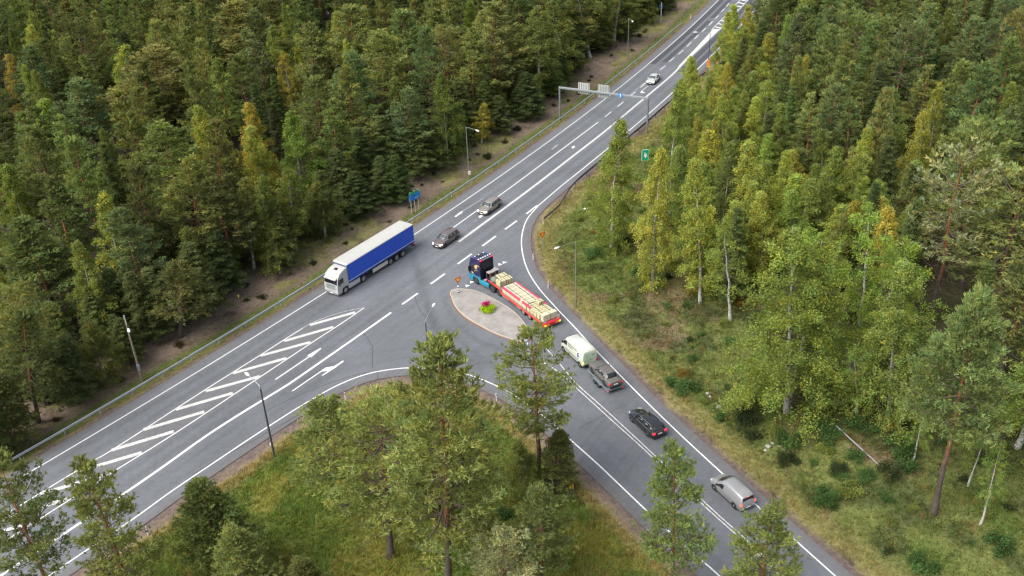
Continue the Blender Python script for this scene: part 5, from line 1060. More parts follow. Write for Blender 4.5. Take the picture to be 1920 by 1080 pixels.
def birch(seed, H=16.0, Rc=2.0, cb=.22, nb=66, twigs=10, leaves=32, leaf=.145, wide=.4, droop=1.0, yellow=.04, stems=1):
    rng = np.random.RandomState(seed); wood = MB(); Cq, D, L, W, C = [], [], [], [], []
    for st in range(stems):
        P, rad = trunk_tube(H * (1 if st == 0 else rng.uniform(.8, .95)), .10 + H * .003, 1.2 + st * 2.2, rng, bend=.3); wood.tube(P, rad, 7)
        axis = lambda z: np.array([np.interp(z, P[:, 2], P[:, 0]), np.interp(z, P[:, 2], P[:, 1]), z])
        for i in range(nb // stems):
            t = (i + rng.rand()) / (nb // stems); z = P[-1, 2] * (cb + (1 - cb) * t * .97)
            pr = (math.sin(min(1, (t + .12) / wide) * 1.57) if t < wide else ((1 - t) / (1 - wide)) ** .72); ln = Rc * (pr * rng.uniform(.62, 1.12) + .10)
            az = i * 2.399 + rng.normal() * .5; el = R(25 + 40 * t + rng.normal() * 8); d = np.array([math.cos(az) * math.cos(el), math.sin(az) * math.cos(el), math.sin(el)]); p0 = axis(z)
            sag = np.array([0, 0, -.62 * ln * droop * (1 - t * .6)])
            pos = lambda u: p0 + d * ln * 1.15 * u + sag * u * u * u
            wood.tube([pos(0), pos(.35), pos(.7), pos(1)], [.02 + .012 * ln, .016, .01, .004], 4, 1)
            br = rng.uniform(.8, 1.2); nt_ = max(2, int(twigs * (.35 + ln / Rc)))
            for k in range(nt_):
                u = rng.uniform(.3, 1.02); side = np.cross(d, [0, 0, 1]); side /= np.linalg.norm(side) + 1e-9
                a = pos(u) + side * rng.normal() * ln * .22 * (1.2 - u) + rng.normal(size=3) * .1; hl = rng.uniform(.35, 1.15) * droop * (.6 + .5 * (1 - t))
                n = int(leaves * rng.uniform(.7, 1.2)); q = rng.rand(n)
                out = np.array([d[0], d[1], 0]) * .35
                pts = a[None] + q[:, None] * (out[None] * .6 + [0, 0, -hl]) + rng.normal(size=(n, 3)) * [.13, .13, .10]
                cc = br * rng.uniform(.78, 1.25); ye = rng.rand() < yellow
                Cq.append(pts); D.append(rng.normal(size=(n, 3)) * .7 + [0, 0, -.8]); s = rng.uniform(.7, 1.25, n) * leaf; L.append(s); W.append(s * .68)
                base = np.array([1.5, 1.2, .8]) if ye else np.array([1, 1, 1]) * 1.0 + np.array([1, .35, -.4]) * rng.normal() * .12
                C.append((base * cc)[None] * rng.uniform(.8, 1.2, (n, 1)))
    V = leaf_quads(np.concatenate(Cq), np.concatenate(D), np.concatenate(L), np.concatenate(W), rng)
    return wood, V, np.concatenate(C), H, Rc, 'leaves', [M['birch_bark'], M['twig_bark']]
KIND = {'pine': ('pine_tree', 'pine tree'), 'spruce': ('spruce_tree', 'spruce tree'), 'birch': ('birch_tree', 'birch tree')}
VAR = {}                                     # variant key -> (kind, mesh trunk, mesh crown, H, Rc)
def variant(key, kind, data):
    wood, V, C, H, Rc, fm, bm_ = data
    tr = wood.build('trunk', bm_, fix=False, smooth=60); cr = cloud_mesh('crown', V, C, M[fm])
    VAR[key] = (kind, tr.data, cr.data, H, Rc)
    for o in (tr, cr): bpy.data.objects.remove(o)
variant('p1', 'pine', pine(1, 18, 3.1, .26, 13, 5, clumps=12, power=1.0, gap=.20, blade=.36))
variant('p2', 'pine', pine(2, 18, 3.5, .32, 12, 5, clumps=12, power=.85, upturn=1.3, gap=.20, blade=.36))
variant('p3', 'pine', pine(3, 18, 2.8, .24, 14, 5, clumps=11, power=1.05, gap=.16, blade=.36))
variant('p4', 'pine', pine(4, 18, 3.6, .42, 11, 5, power=.6, shape='round', dead=6, gap=.18))
variant('p5', 'pine', pine(5, 18, 3.4, .30, 11, 5, clumps=13, power=1.05, gap=.25, blade=.38))
variant('psparse', 'pine', pine(6, 18, 3.2, .40, 11, 4, clumps=6, tufts=4, power=.6, shape='round', dead=30, gap=.3))
variant('pfull', 'pine', pine(11, 18, 3.6, .30, 17, 6, clumps=10, tufts=5, bl=6, power=.70, blade=.27, dead=8))
variant('pbig', 'pine', pine(12, 18, 4.0, .40, 14, 6, clumps=10, tufts=5, bl=6, power=.6, blade=.27, shape='round', dead=14, gap=.16))
variant('popen', 'pine', pine(13, 18, 2.9, .42, 13, 4, clumps=11, tufts=6, bl=6, power=.5, blade=.26, shape='round', dead=12, gap=.16))
variant('pyoung', 'pine', pine(14, 18, 3.5, .10, 19, 6, clumps=12, tufts=6, bl=6, power=.75, blade=.28))
variant('pmid', 'pine', pine(15, 18, 3.2, .34, 14, 5, clumps=11, tufts=5, bl=6, power=.6, blade=.27, dead=10, gap=.12))
variant('plone', 'pine', pine(16, 18, 3.5, .43, 14, 6, clumps=14, tufts=6, bl=6, power=.72, blade=.25, dead=10, gap=.08))
variant('s1', 'spruce', spruce(21)); variant('s2', 'spruce', spruce(22, Rc=3.1, nb=105)); variant('s3', 'spruce', spruce(23, Rc=2.2, power=1.0))
variant('b1', 'birch', birch(31, cb=.12, nb=70)); variant('b2', 'birch', birch(32, Rc=1.8, cb=.16, wide=.42)); variant('b3', 'birch', birch(33, Rc=2.4, wide=.36, cb=.06, nb=76))
variant('b4', 'birch', birch(34, Rc=2.0, yellow=.12, cb=.12)); variant('b5', 'birch', birch(35, Rc=2.2, wide=.5, cb=.26, twigs=7))
variant('bbig', 'birch', birch(36, H=16, Rc=3.3, cb=.07, nb=130, twigs=11, leaves=42, leaf=.13, wide=.26, stems=2, yellow=.02))
variant('bopen', 'birch', birch(37, H=16, Rc=3.2, cb=.25, nb=84, twigs=8, leaves=38, leaf=.13, wide=.5, stems=3, yellow=.02))
variant('bthin', 'birch', birch(38, H=16, Rc=2.2, cb=.3, nb=38, twigs=5, leaves=28, leaf=.14))
TREES = []                                   # (x, y, crown radius) of everything planted
def plant(key, x, y, H, Rw, tint, label, group=None, rz=None, lean=None, z=None):
    kind, tm, cm, h0, r0 = VAR[key]; name, cat = KIND[kind]
    z = hz(x, y) if z is None else z
    t = thing(name, label, cat, (x, y, z), random.uniform(0, 6.28) if rz is None else rz, group)
    sr = Rw / r0; t.scale = (sr, sr, H / h0)
    if lean: t.rotation_euler = (lean[0], lean[1], t.rotation_euler[2])
    a = bpy.data.objects.new('trunk', tm); link(a, t); c = bpy.data.objects.new('crown', cm); link(c, t); c.color = (*tint, 1)
    TREES.append((x, y, Rw)); return t
# ---------------------------------------------------------------- trees: planting
random.seed(5); frng = np.random.RandomState(17)
TINT = {'deep olive': (.210, .212, .068), 'olive': (.205, .222, .074), 'green': (.165, .205, .068), 'blue-green': (.145, .188, .078), 'dark green': (.132, .150, .053), 'deep green': (.075, .102, .040), 'mid green': (.112, .140, .050),
        'leaf green': (.190, .240, .060), 'yellow-green': (.265, .290, .066), 'golden yellow': (.31, .285, .060), 'orange-brown': (.30, .245, .066), 'dull green': (.155, .182, .052), 'bright green': (.25, .34, .075), 'grey-green': (.235, .24, .12)}
def jit(name, a=.10):
    c = np.array(TINT[name]) * np.array([1.17, 1.18, 1.15]); return tuple(c * (1 + frng.normal() * a) * (1 + frng.normal(size=3) * .04))
def base_from_top(px, py, H):
    z = 0
    for _ in range(4): p = G(px, py, z + H); z = hz(p[0], p[1])
    return p[0], p[1]
def height_for(x, y, py):
    lo, hi = 2, 45; z = hz(x, y)
    for _ in range(30):
        m = (lo + hi) / 2
        if proj((x, y, z + m))[1] > py: lo = m
        else: hi = m
    return (lo + hi) / 2
def rad_px(x, y, z, wpx): return wpx / 2 / (CAM_F / depth((x, y, z)))
def tree_at(key, top, wpx, tint, label, base=None, H=None, group=None, lean=None):
    if base is not None:
        b = on_ground(*base); x, y = b.x, b.y; H = H or height_for(x, y, top[1])
        t = G(top[0], top[1], b.z + H); lx, ly = t[0] - x, t[1] - y
        lean = (-ly / H, lx / H) if (abs(lx) + abs(ly)) < 4 else None
    else: x, y = base_from_top(*top, H)
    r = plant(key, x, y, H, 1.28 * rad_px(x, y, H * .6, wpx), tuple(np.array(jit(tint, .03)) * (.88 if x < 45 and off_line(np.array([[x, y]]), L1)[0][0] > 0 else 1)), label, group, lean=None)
    if lean is not None: r.rotation_euler = (lean[0], lean[1], random.uniform(0, 6.28)); r.rotation_mode = 'ZXY'
    return r
# trees of the wedge and the near corner
tree_at('pfull', (792, 634), 225, 'deep olive', 'large dense pine in the grassy wedge, its tip overlapping the thin lamp post', base=(842, 1120))
tree_at('pmid', (618, 742), 140, 'green', 'smaller green pine on the kerb side of the big dense wedge pine', H=14.0)
tree_at('pbig', (695, 790), 185, 'deep olive', 'broad yellowish pine closest to the camera in the grassy wedge', H=15.5)
tree_at('popen', (1003, 617), 118, 'olive', 'thin open-crowned pine beside the tip of the traffic island', base=(1013, 915))
tree_at('b3', (975, 815), 70, 'dull green', 'short dark leafy tree under the thin open-crowned pine', base=(985, 935))
tree_at('pyoung', (1045, 815), 78, 'dark green', 'low dark bushy pine beside the yellow chevron sign', base=(1040, 928))
tree_at('pmid', (1012, 905), 118, 'green', 'full green pine growing below the yellow chevron sign', H=13.0)
tree_at('popen', (925, 1003), 120, 'grey-green', 'pale grey-green pine with thin needles in the grassy wedge', H=11.0)
tree_at('pmid', (1276, 853), 122, 'green', 'green pine standing in front of the double white line', H=17.0)
tree_at('pmid', (1437, 962), 130, 'green', 'green pine crown in front of the grey minivan lane', H=15.0)
tree_at('pmid', (168, 878), 128, 'green', 'open pine in front of the hatched road markings, nearer the wedge of two', H=18.0)
tree_at('popen', (8, 888), 122, 'dark green', 'dark open pine cut by the picture edge, in front of the road markings', H=18.0)
tree_at('pyoung', (392, 903), 150, 'dark green', 'dark bushy pine at the bottom kerb of the main road', H=12.0)
tree_at('pyoung', (440, 978), 120, 'olive', 'lighter olive pine overlapping the dark bushy one by the main road', H=10.5)
tree_at('pyoung', (560, 1040), 90, 'dark green', 'low dark pine at the bottom of the grassy wedge', H=7)
# the birch side: trees one can point at
tree_at('b3', (1142, 220), 84, 'leaf green', 'slender drooping birch standing alone nearest the main road', base=(1146, 468))
tree_at('b3', (1256, 155), 68, 'leaf green', 'tall birch with a long white trunk beside the gantry post', base=(1256, 400))
tree_at('b3', (1224, 265), 80, 'yellow-green', 'tall pale birch in front of the green road sign', base=(1222, 540))
tree_at('b1', (1312, 300), 70, 'yellow-green', 'slim birch with a bare white lower trunk at the wood edge above the lamp post', base=(1313, 568))
tree_at('bthin', (1372, 400), 75, 'leaf green', 'thin birch with a white stem leaning by the dark gap in the birch wood', base=(1369, 602))
tree_at('bbig', (1486, 405), 190, 'leaf green', 'huge wide birch at the wood edge, the fullest crown of all', base=(1474, 772))
tree_at('bopen', (1640, 392), 150, 'leaf green', 'wide several-stemmed birch next to the huge one', base=(1605, 705))
tree_at('bbig', (1712, 498), 140, 'leaf green', 'medium full birch between the big birches and the lone pine', base=(1665, 782))
tree_at('bthin', (1615, 640), 62, 'leaf green', 'small young birch with a thin white stem under the big birches', base=(1606, 783))
tree_at('plone', (1808, 556), 160, 'green', 'big lone pine with a long bare trunk at the edge of the clearing', base=(1750, 962))
tree_at('psparse', (1790, 285), 135, 'grey-green', 'sparse half-dead pine with a bare reddish trunk and dry branches', base=(1742, 610))
tree_at('p4', (1846, 262), 120, 'green', 'tall pine with an orange trunk behind the sparse half-dead one', base=(1803, 548))
tree_at('p4', (1905, 350), 180, 'olive', 'tall pine with an orange trunk at the edge of the picture', base=(1855, 625))
tree_at('bthin', (1862, 770), 46, 'leaf green', 'white-stemmed birch behind the trunk of the lone pine', base=(1815, 912))
tree_at('bthin', (1895, 830), 52, 'leaf green', 'young leaning birch with a thin pale stem in the clearing', base=(1838, 984))
tree_at('b5', (1950, 640), 130, 'leaf green', 'birch with a pale trunk at the picture edge above the clearing', base=(1906, 838))
tree_at('bthin', (1735, 770), 42, 'leaf green', 'slim birch with a crooked white stem next to the lone pine', base=(1712, 865))
tree_at('b1', (1420, 250), 80, 'yellow-green', 'pale yellow-green birch in the middle of the birch wood edge', base=(1415, 500))
tree_at('b4', (1350, 240), 75, 'golden yellow', 'golden birch among the green ones behind the tall gantry birch', H=15)
# the dark forest along the main road: trees one can point at
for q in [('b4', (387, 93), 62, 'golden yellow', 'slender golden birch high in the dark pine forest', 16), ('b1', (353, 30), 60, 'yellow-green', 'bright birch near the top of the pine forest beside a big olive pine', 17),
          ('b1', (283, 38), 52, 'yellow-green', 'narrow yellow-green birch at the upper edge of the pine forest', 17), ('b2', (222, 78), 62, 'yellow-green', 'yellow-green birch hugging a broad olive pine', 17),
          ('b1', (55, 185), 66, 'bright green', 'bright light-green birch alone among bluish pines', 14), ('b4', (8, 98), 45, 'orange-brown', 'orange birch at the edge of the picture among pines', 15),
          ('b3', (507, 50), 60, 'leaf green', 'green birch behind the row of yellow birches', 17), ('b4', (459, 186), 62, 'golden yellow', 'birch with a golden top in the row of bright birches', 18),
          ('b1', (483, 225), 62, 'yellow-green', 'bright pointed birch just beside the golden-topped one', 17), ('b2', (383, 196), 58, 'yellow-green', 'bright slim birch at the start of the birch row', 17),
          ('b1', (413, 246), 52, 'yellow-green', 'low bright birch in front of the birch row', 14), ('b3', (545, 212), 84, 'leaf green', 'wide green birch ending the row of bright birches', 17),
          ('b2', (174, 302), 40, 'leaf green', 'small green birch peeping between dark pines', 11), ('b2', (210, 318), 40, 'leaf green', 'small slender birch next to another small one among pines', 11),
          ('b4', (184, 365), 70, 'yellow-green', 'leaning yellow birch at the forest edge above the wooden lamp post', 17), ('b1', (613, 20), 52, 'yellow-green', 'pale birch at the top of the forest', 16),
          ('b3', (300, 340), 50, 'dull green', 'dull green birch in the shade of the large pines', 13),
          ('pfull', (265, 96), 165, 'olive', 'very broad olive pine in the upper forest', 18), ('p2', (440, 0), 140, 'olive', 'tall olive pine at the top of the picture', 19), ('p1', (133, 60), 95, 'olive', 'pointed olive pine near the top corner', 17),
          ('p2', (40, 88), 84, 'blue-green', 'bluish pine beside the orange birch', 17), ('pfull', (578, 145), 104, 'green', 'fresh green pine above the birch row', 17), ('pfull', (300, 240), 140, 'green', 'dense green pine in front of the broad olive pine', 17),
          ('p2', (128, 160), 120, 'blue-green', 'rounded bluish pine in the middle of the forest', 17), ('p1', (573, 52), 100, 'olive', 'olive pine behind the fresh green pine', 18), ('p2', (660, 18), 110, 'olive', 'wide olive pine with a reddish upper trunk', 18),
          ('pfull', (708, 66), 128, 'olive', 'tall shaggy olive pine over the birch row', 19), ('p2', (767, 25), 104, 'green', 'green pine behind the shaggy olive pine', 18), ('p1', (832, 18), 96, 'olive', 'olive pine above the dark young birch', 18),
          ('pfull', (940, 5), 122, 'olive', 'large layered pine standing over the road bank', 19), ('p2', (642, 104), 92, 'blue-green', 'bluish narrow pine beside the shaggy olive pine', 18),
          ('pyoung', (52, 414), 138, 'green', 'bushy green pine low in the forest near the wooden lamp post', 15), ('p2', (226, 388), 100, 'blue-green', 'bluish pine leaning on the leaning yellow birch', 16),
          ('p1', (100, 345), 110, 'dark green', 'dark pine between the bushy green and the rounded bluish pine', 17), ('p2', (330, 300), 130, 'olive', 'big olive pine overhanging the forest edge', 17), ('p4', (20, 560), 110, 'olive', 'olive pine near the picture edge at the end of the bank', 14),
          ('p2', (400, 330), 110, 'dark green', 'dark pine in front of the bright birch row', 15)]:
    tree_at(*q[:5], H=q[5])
for q in [('b3', (832, 138), 64, 'dull green', 'dark young birch touching the ground beside the steel lamp post', (842, 312)), ('b5', (995, 15), 78, 'dull green', 'tall shaded birch with a white trunk by the gantry', (1012, 195)), ('b3', (1052, 0), 80, 'dull green', 'shaded birch behind the overhead sign gantry', (1058, 150)),
          ('b5', (1100, -30), 76, 'dull green', 'shaded birch with a white stem over the far bank', (1107, 108)), ('b5', (1150, -40), 74, 'dull green', 'last shaded birch before the far lamp post', (1150, 80)), ('b5', (440, 335), 62, 'dull green', 'shaded birch with a white trunk above the lorry cab', (476, 503)),
          ('b3', (500, 318), 70, 'dull green', 'second white-trunked birch above the lorry cab', (504, 495)), ('b5', (560, 312), 70, 'dull green', 'white-trunked birch above the lorry roof', (556, 470)), ('b3', (600, 325), 70, 'mid green', 'leafy birch at the bank behind the lorry trailer', (612, 445)),
          ('s2', (933, 178), 52, 'mid green', 'small spruce alone on the bank foot beside the gantry post', (936, 248)), ('s1', (985, 135), 62, 'deep green', 'dark spruce behind the small bank spruce', (990, 222)), ('s2', (660, 320), 70, 'deep green', 'dark low spruce behind the blue direction sign', (680, 405)),
          ('s1', (740, 290), 60, 'deep green', 'dark slim spruce above the blue direction sign', (745, 380)), ('b4', (905, 195), 34, 'golden yellow', 'tiny yellowish birch on the bank behind the steel lamp post', (903, 268)), ('s2', (400, 430), 80, 'deep green', 'deep shaded spruce by the small yellow marker post', (420, 545))]:
    tree_at(*q[:5], base=q[5])
for q in [('p2', (58, 590), 115, 'dark green', 'dark pine above the bend of the guard rail at the picture edge', (72, 792)), ('pyoung', (8, 700), 105, 'dark green', 'bushy dark pine at the picture edge just above the guard rail', (12, 836)), ('s2', (122, 625), 85, 'mid green', 'spruce at the bank foot below the wooden lamp post', (132, 754)),
          ('b3', (178, 590), 75, 'dull green', 'shaded birch just beside the wooden lamp post', (192, 716)), ('s1', (-30, 720), 95, 'mid green', 'spruce cut by the picture edge over the guard rail', (-35, 868)), ('p2', (330, 480), 110, 'dark green', 'dark pine at the forest edge above the wooden lamp post', (338, 632))]:
    tree_at(*q[:5], base=q[5])
# ------------------------------------------------ filler trees
edge0 = Gs([(-260, 960), (33, 815), (110, 757), (200, 708), (283, 668), (367, 593), (427, 557), (500, 515), (633, 420), (787, 350), (940, 243), (1023, 188), (1107, 106), (1173, 72), (1233, 30), (1262, -6)])
reg0 = np.vstack([edge0, [(40, 300), (-190, 310), (-190, 180)]])
edge2 = Gs([(1400, -40), (1352, 70), (1325, 135), (1285, 235), (1268, 320), (1272, 420), (1300, 520), (1365, 575), (1420, 560), (1500, 545), (1570, 580), (1660, 640), (1740, 680), (1800, 700), (1880, 760), (1960, 800), (2100, 880)])
reg2 = np.vstack([edge2, [(95, 75), (165, 240), (110, 300)]])
LAND = [('the far lamp post', (27.6, 207.8)), ('the overhead sign gantry', (10.4, 172)), ('the steel lamp post', (-6.3, 146.9)), ('the blue direction sign', (-14.4, 135)), ('the blue lorry', (-22, 118)), ('the wooden lamp post', (-43.5, 92.6)),
        ('the small yellow marker', (-36, 110)), ('the far blue sign', (39, 236)), ('the green road sign', (22.6, 147)), ('the orange signs', (42, 192)), ('the give-way lamp post', (8, 105)), ('the fallen grey pole', (34, 75)), ('the lone pine', (39, 66)), ('the black estate car', (13, 80))]
def where_words(x, y, zn):
    c = [l for l in LAND if (l[1][0] < 45 and (off_line(np.array([l[1]]), L1)[0][0] > -6) == (zn == 0))]
    n = min(c, key=lambda l: math.hypot(l[1][0] - x, l[1][1] - y)); return n[0], math.hypot(n[1][0] - x, n[1][1] - y)
BIRCH_PX = np.array([(1345, -60), (1405, -10), (1450, 60), (1500, 190), (1570, 210), (1700, 250), (1740, 400), (1690, 560), (1500, 520), (1330, 640), (1150, 600), (1240, 180)], float)
KEEP = [(1300, 52, 1345, 156), (1188, 262, 1222, 306), (1190, 140, 1228, 252)]     # sight lines to the roadside signs stay open, as on the day
def fill(region, zn, n_try, dmin):
    x0, y0 = region.min(0); x1, y1 = region.max(0)
    P = np.stack([frng.uniform(x0, x1, n_try), frng.uniform(y0, y1, n_try)], 1); P = P[inside(P, region)]
    rd = grid_at(P, gd); P = P[rd > 6.5]; rd = rd[rd > 6.5]
    OC = np.zeros((6000, 2)); no = len(TREES); OC[:no] = [(t[0], t[1]) for t in TREES]; got = []
    px = proj(np.concatenate([P, np.full((len(P), 1), 16.0)], 1)); pb = proj(np.concatenate([P, np.zeros((len(P), 1))], 1))
    for i, (x, y) in enumerate(P):
        if pb[i, 1] < -14 or px[i, 0] < -70 or px[i, 0] > 1990 or px[i, 1] > 1080: continue
        if any(x0_ < p_[0] < x1_ and y0_ < p_[1] < y1_ for zq in (2, 5, 8, 11, 14) for p_ in (proj((x, y, zq)),) for x0_, y0_, x1_, y1_ in KEEP): continue
        bz = zn == 2 and inside(px[i:i + 1], BIRCH_PX)[0]
        dm = 3.15 if bz else dmin * (.86 if frng.rand() < .3 else 1)
        if no and (((OC[:no] - P[i]) ** 2).sum(1)).min() < dm * dm: continue
        OC[no] = P[i]; no += 1; got.append((x, y, bz, rd[i]))
    return got
edge_d = lambda x, y, e: float(np.min(np.linalg.norm(e - np.array([x, y]), axis=1)))
cnt = {}
e0 = smooth_line(edge0, 1.0); e2 = smooth_line(edge2, 1.0)
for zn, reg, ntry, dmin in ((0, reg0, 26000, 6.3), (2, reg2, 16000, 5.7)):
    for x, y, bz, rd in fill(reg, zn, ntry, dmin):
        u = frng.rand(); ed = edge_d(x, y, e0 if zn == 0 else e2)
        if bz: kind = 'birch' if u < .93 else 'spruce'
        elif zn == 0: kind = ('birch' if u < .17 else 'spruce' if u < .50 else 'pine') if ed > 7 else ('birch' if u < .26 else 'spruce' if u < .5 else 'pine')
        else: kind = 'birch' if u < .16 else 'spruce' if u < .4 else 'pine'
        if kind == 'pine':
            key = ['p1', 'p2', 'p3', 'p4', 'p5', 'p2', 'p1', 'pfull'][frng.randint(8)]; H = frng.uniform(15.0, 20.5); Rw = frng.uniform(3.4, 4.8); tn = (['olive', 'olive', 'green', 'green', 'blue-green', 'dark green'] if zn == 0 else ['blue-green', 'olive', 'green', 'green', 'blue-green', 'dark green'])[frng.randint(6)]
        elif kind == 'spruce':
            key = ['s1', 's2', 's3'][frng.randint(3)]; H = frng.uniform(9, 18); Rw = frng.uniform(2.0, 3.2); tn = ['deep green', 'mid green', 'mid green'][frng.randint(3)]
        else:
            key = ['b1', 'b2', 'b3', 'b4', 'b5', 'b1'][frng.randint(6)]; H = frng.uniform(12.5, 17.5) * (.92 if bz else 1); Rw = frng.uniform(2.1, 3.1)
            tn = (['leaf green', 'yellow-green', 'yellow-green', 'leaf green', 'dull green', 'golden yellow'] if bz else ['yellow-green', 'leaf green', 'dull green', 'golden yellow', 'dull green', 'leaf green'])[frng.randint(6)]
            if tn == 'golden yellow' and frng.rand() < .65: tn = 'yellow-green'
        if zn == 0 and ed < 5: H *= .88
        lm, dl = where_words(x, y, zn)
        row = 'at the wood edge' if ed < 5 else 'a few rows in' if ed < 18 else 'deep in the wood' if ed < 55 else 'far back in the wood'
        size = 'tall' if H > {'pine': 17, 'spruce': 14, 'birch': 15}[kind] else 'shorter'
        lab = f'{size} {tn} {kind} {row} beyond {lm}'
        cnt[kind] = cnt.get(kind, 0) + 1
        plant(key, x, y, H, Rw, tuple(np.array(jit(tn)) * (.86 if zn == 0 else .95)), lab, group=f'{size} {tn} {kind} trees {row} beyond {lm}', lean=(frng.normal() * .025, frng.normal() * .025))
# young growth along the foot of the wood, branches down to the ground
for e, zn, sp in ((e0, 0, 2.0), (e0 + np.array([-4.5, 3.5]), 0, 3.0), (e2, 2, 6.0)):
    a = 0
    for i in range(len(e) - 1):
        a += 1.0
        if a < sp: continue
        a = frng.uniform(-1.5, .5); p = e[i] + frng.normal(size=2) * 1.3 + np.array([-1.2, .9] if zn == 0 else [1.5, 1.0]); q = proj((p[0], p[1], 0))
        if not (-20 < q[0] < 1940 and -20 < q[1] < 1090) or grid_at(p[None], gd)[0] < 7: continue
        if zn == 0: key, kind = [('s2', 'spruce'), ('s1', 'spruce'), ('b3', 'birch'), ('s2', 'spruce')][frng.randint(4)]
        else: key, kind = [('b3', 'birch'), ('b3', 'birch'), ('s2', 'spruce')][frng.randint(3)]
        H = frng.uniform(4.5, 11.0) if zn == 0 else frng.uniform(2.5, 7.0); tn = ('mid green' if kind == 'spruce' else 'dull green') if zn == 0 else ('mid green' if kind == 'spruce' else 'leaf green'); lm, dl = where_words(p[0], p[1], zn)
        plant(key, p[0], p[1], H, H * frng.uniform(.27, .38), jit(tn), f'low young {tn} {kind} at the foot of the wood beyond {lm}', group=f'low young {kind} trees at the foot of the wood beyond {lm}')
print('filler', cnt, 'all', len(TREES))
# ---------------------------------------------------------------- low plants
grng = np.random.RandomState(23)
def leaf_bush(name_seed, r, h, n, leaf, flat=.8):
    g = np.random.RandomState(name_seed); k = 26; c = g.normal(size=(k, 3)) * [r * .45, r * .45, h * .22] + [0, 0, h * .5]
    i = g.randint(k, size=n); p = c[i] + g.normal(size=(n, 3)) * [r * .20, r * .20, h * .14]; p[:, 2] = np.abs(p[:, 2])
    s = g.uniform(.7, 1.3, n) * leaf; V = leaf_quads(p, g.normal(size=(n, 3)) + [0, 0, .4], s, s * .6, g); C = (g.uniform(.7, 1.3, k)[i] * g.uniform(.8, 1.2, n))[:, None] * np.ones(3); return V, C
BUSH = []
for sd, r, h, n, lf in ((1, 1.0, 1.2, 1500, .17), (2, .8, .8, 1100, .14), (3, 1.2, 1.5, 1700, .20), (4, .7, .5, 1000, .10)):
    V, C = leaf_bush(sd, r, h, n, lf); o = cloud_mesh('leaves', V, C, M['leaves']); BUSH.append((o.data, r, h)); bpy.data.objects.remove(o)
stems = MB()
for a in np.linspace(0, 6.28, 7)[:-1]: stems.tube([(0, 0, -.1), (.18 * math.cos(a), .18 * math.sin(a), .35), (.4 * math.cos(a), .4 * math.sin(a), .75)], [.02, .014, .006], 4)
so_ = stems.build('stems', M['twig_bark'], fix=False); STEM = so_.data; bpy.data.objects.remove(so_)
def bush(x, y, k, sc_, tint, label, group=None):
    me, r, h = BUSH[k]; t = thing('bush', label, 'bush', (x, y, hz(x, y) - .02), random.uniform(0, 6.28), group); t.scale = (sc_, sc_, sc_ * random.uniform(.8, 1.15))
    o = bpy.data.objects.new('leaves', me); link(o, t); o.color = (*(np.array(tint) * (1 + grng.normal() * .10)), 1); s = bpy.data.objects.new('stems', STEM); link(s, t); return t
GREENB, OLIVEB, DARKB, HEATH, RUSTB = (.085, .150, .048), (.20, .23, .060), (.055, .075, .032), (.095, .072, .035), (.30, .19, .05)
for px, py, k, s, tn, lab in ((1285, 735, 2, 1.0, GREENB, 'large fresh green bush beside the pale grass across from the black estate'), (1258, 722, 0, .8, GREENB, 'green bush next to the largest one along the side road'), (1305, 728, 1, .9, GREENB, 'small bright bush on the far flank of the largest roadside bush'), (1352, 788, 0, .75, GREENB, 'single round green bush on the bare brown patch'), (1364, 728, 1, .7, GREENB, 'small bluish green bush above the stones'), (1320, 755, 1, .6, OLIVEB, 'low yellow-green bush beside the white stones'),
                             (1395, 790, 0, 1.0, DARKB, 'dark heather clump above the brown slope'), (1412, 822, 0, .9, DARKB, 'dark low clump at the brown slope foot'), (1475, 868, 2, .8, DARKB, 'dark juniper-like clump uphill of the grey minivan'), (1530, 800, 2, 1.1, GREENB, 'broad green bush at the upper end of the fallen pole'), (1560, 820, 0, 1.0, GREENB, 'green bush overgrown onto the fallen pole'), (1600, 800, 0, 1.0, GREENB, 'green bush behind the fallen pole'), (1640, 810, 1, 1.2, GREENB, 'low green bush between fallen pole and birches'), (1685, 850, 2, 1.25, GREENB, 'big green bush beside the sawn wooden post'), (1700, 880, 0, 1.0, GREENB, 'green bush between the wooden post and the lone pine'), (1660, 770, 0, .9, GREENB, 'green bush under the medium birch'),
                             (1590, 925, 2, .9, OLIVEB, 'yellow-green leafy bush in the clearing above the grey minivan'), (1580, 900, 1, 1.0, GREENB, 'small leafy bush in the middle of the clearing'), (1555, 950, 0, .8, GREENB, 'leafy bush downhill of the yellow-green one'), (1870, 1030, 2, 1.0, GREENB, 'dark green bush near the bottom corner of the clearing'), (1730, 1065, 2, 1.0, GREENB, 'green bush at the very bottom of the clearing'), (1715, 955, 1, .7, OLIVEB, 'small pale bush by the lone pine foot'),
                             (1015, 760, 1, 1.0, RUSTB, 'reddish-brown shrub under the thin open-crowned pine'), (880, 905, 0, 1.0, DARKB, 'dark shrub patch in the wedge grass'), (830, 885, 1, 1.2, DARKB, 'low dark shrub beside the large wedge pine'), (950, 970, 0, .9, GREENB, 'green shrub between the wedge pines'), (905, 800, 1, 1.1, GREENB, 'bright green shrub on the kerb side of the wedge')):
    c = on_ground(px, py); bush(c.x, c.y, k, s, tn, lab)
P = np.stack([grng.uniform(0, 70, 5000), grng.uniform(50, 170, 5000)], 1); pp = proj(np.concatenate([P, np.zeros((5000, 1))], 1)); dd = grid_at(P, gd); zz = zone_of(P)
n_ = 0
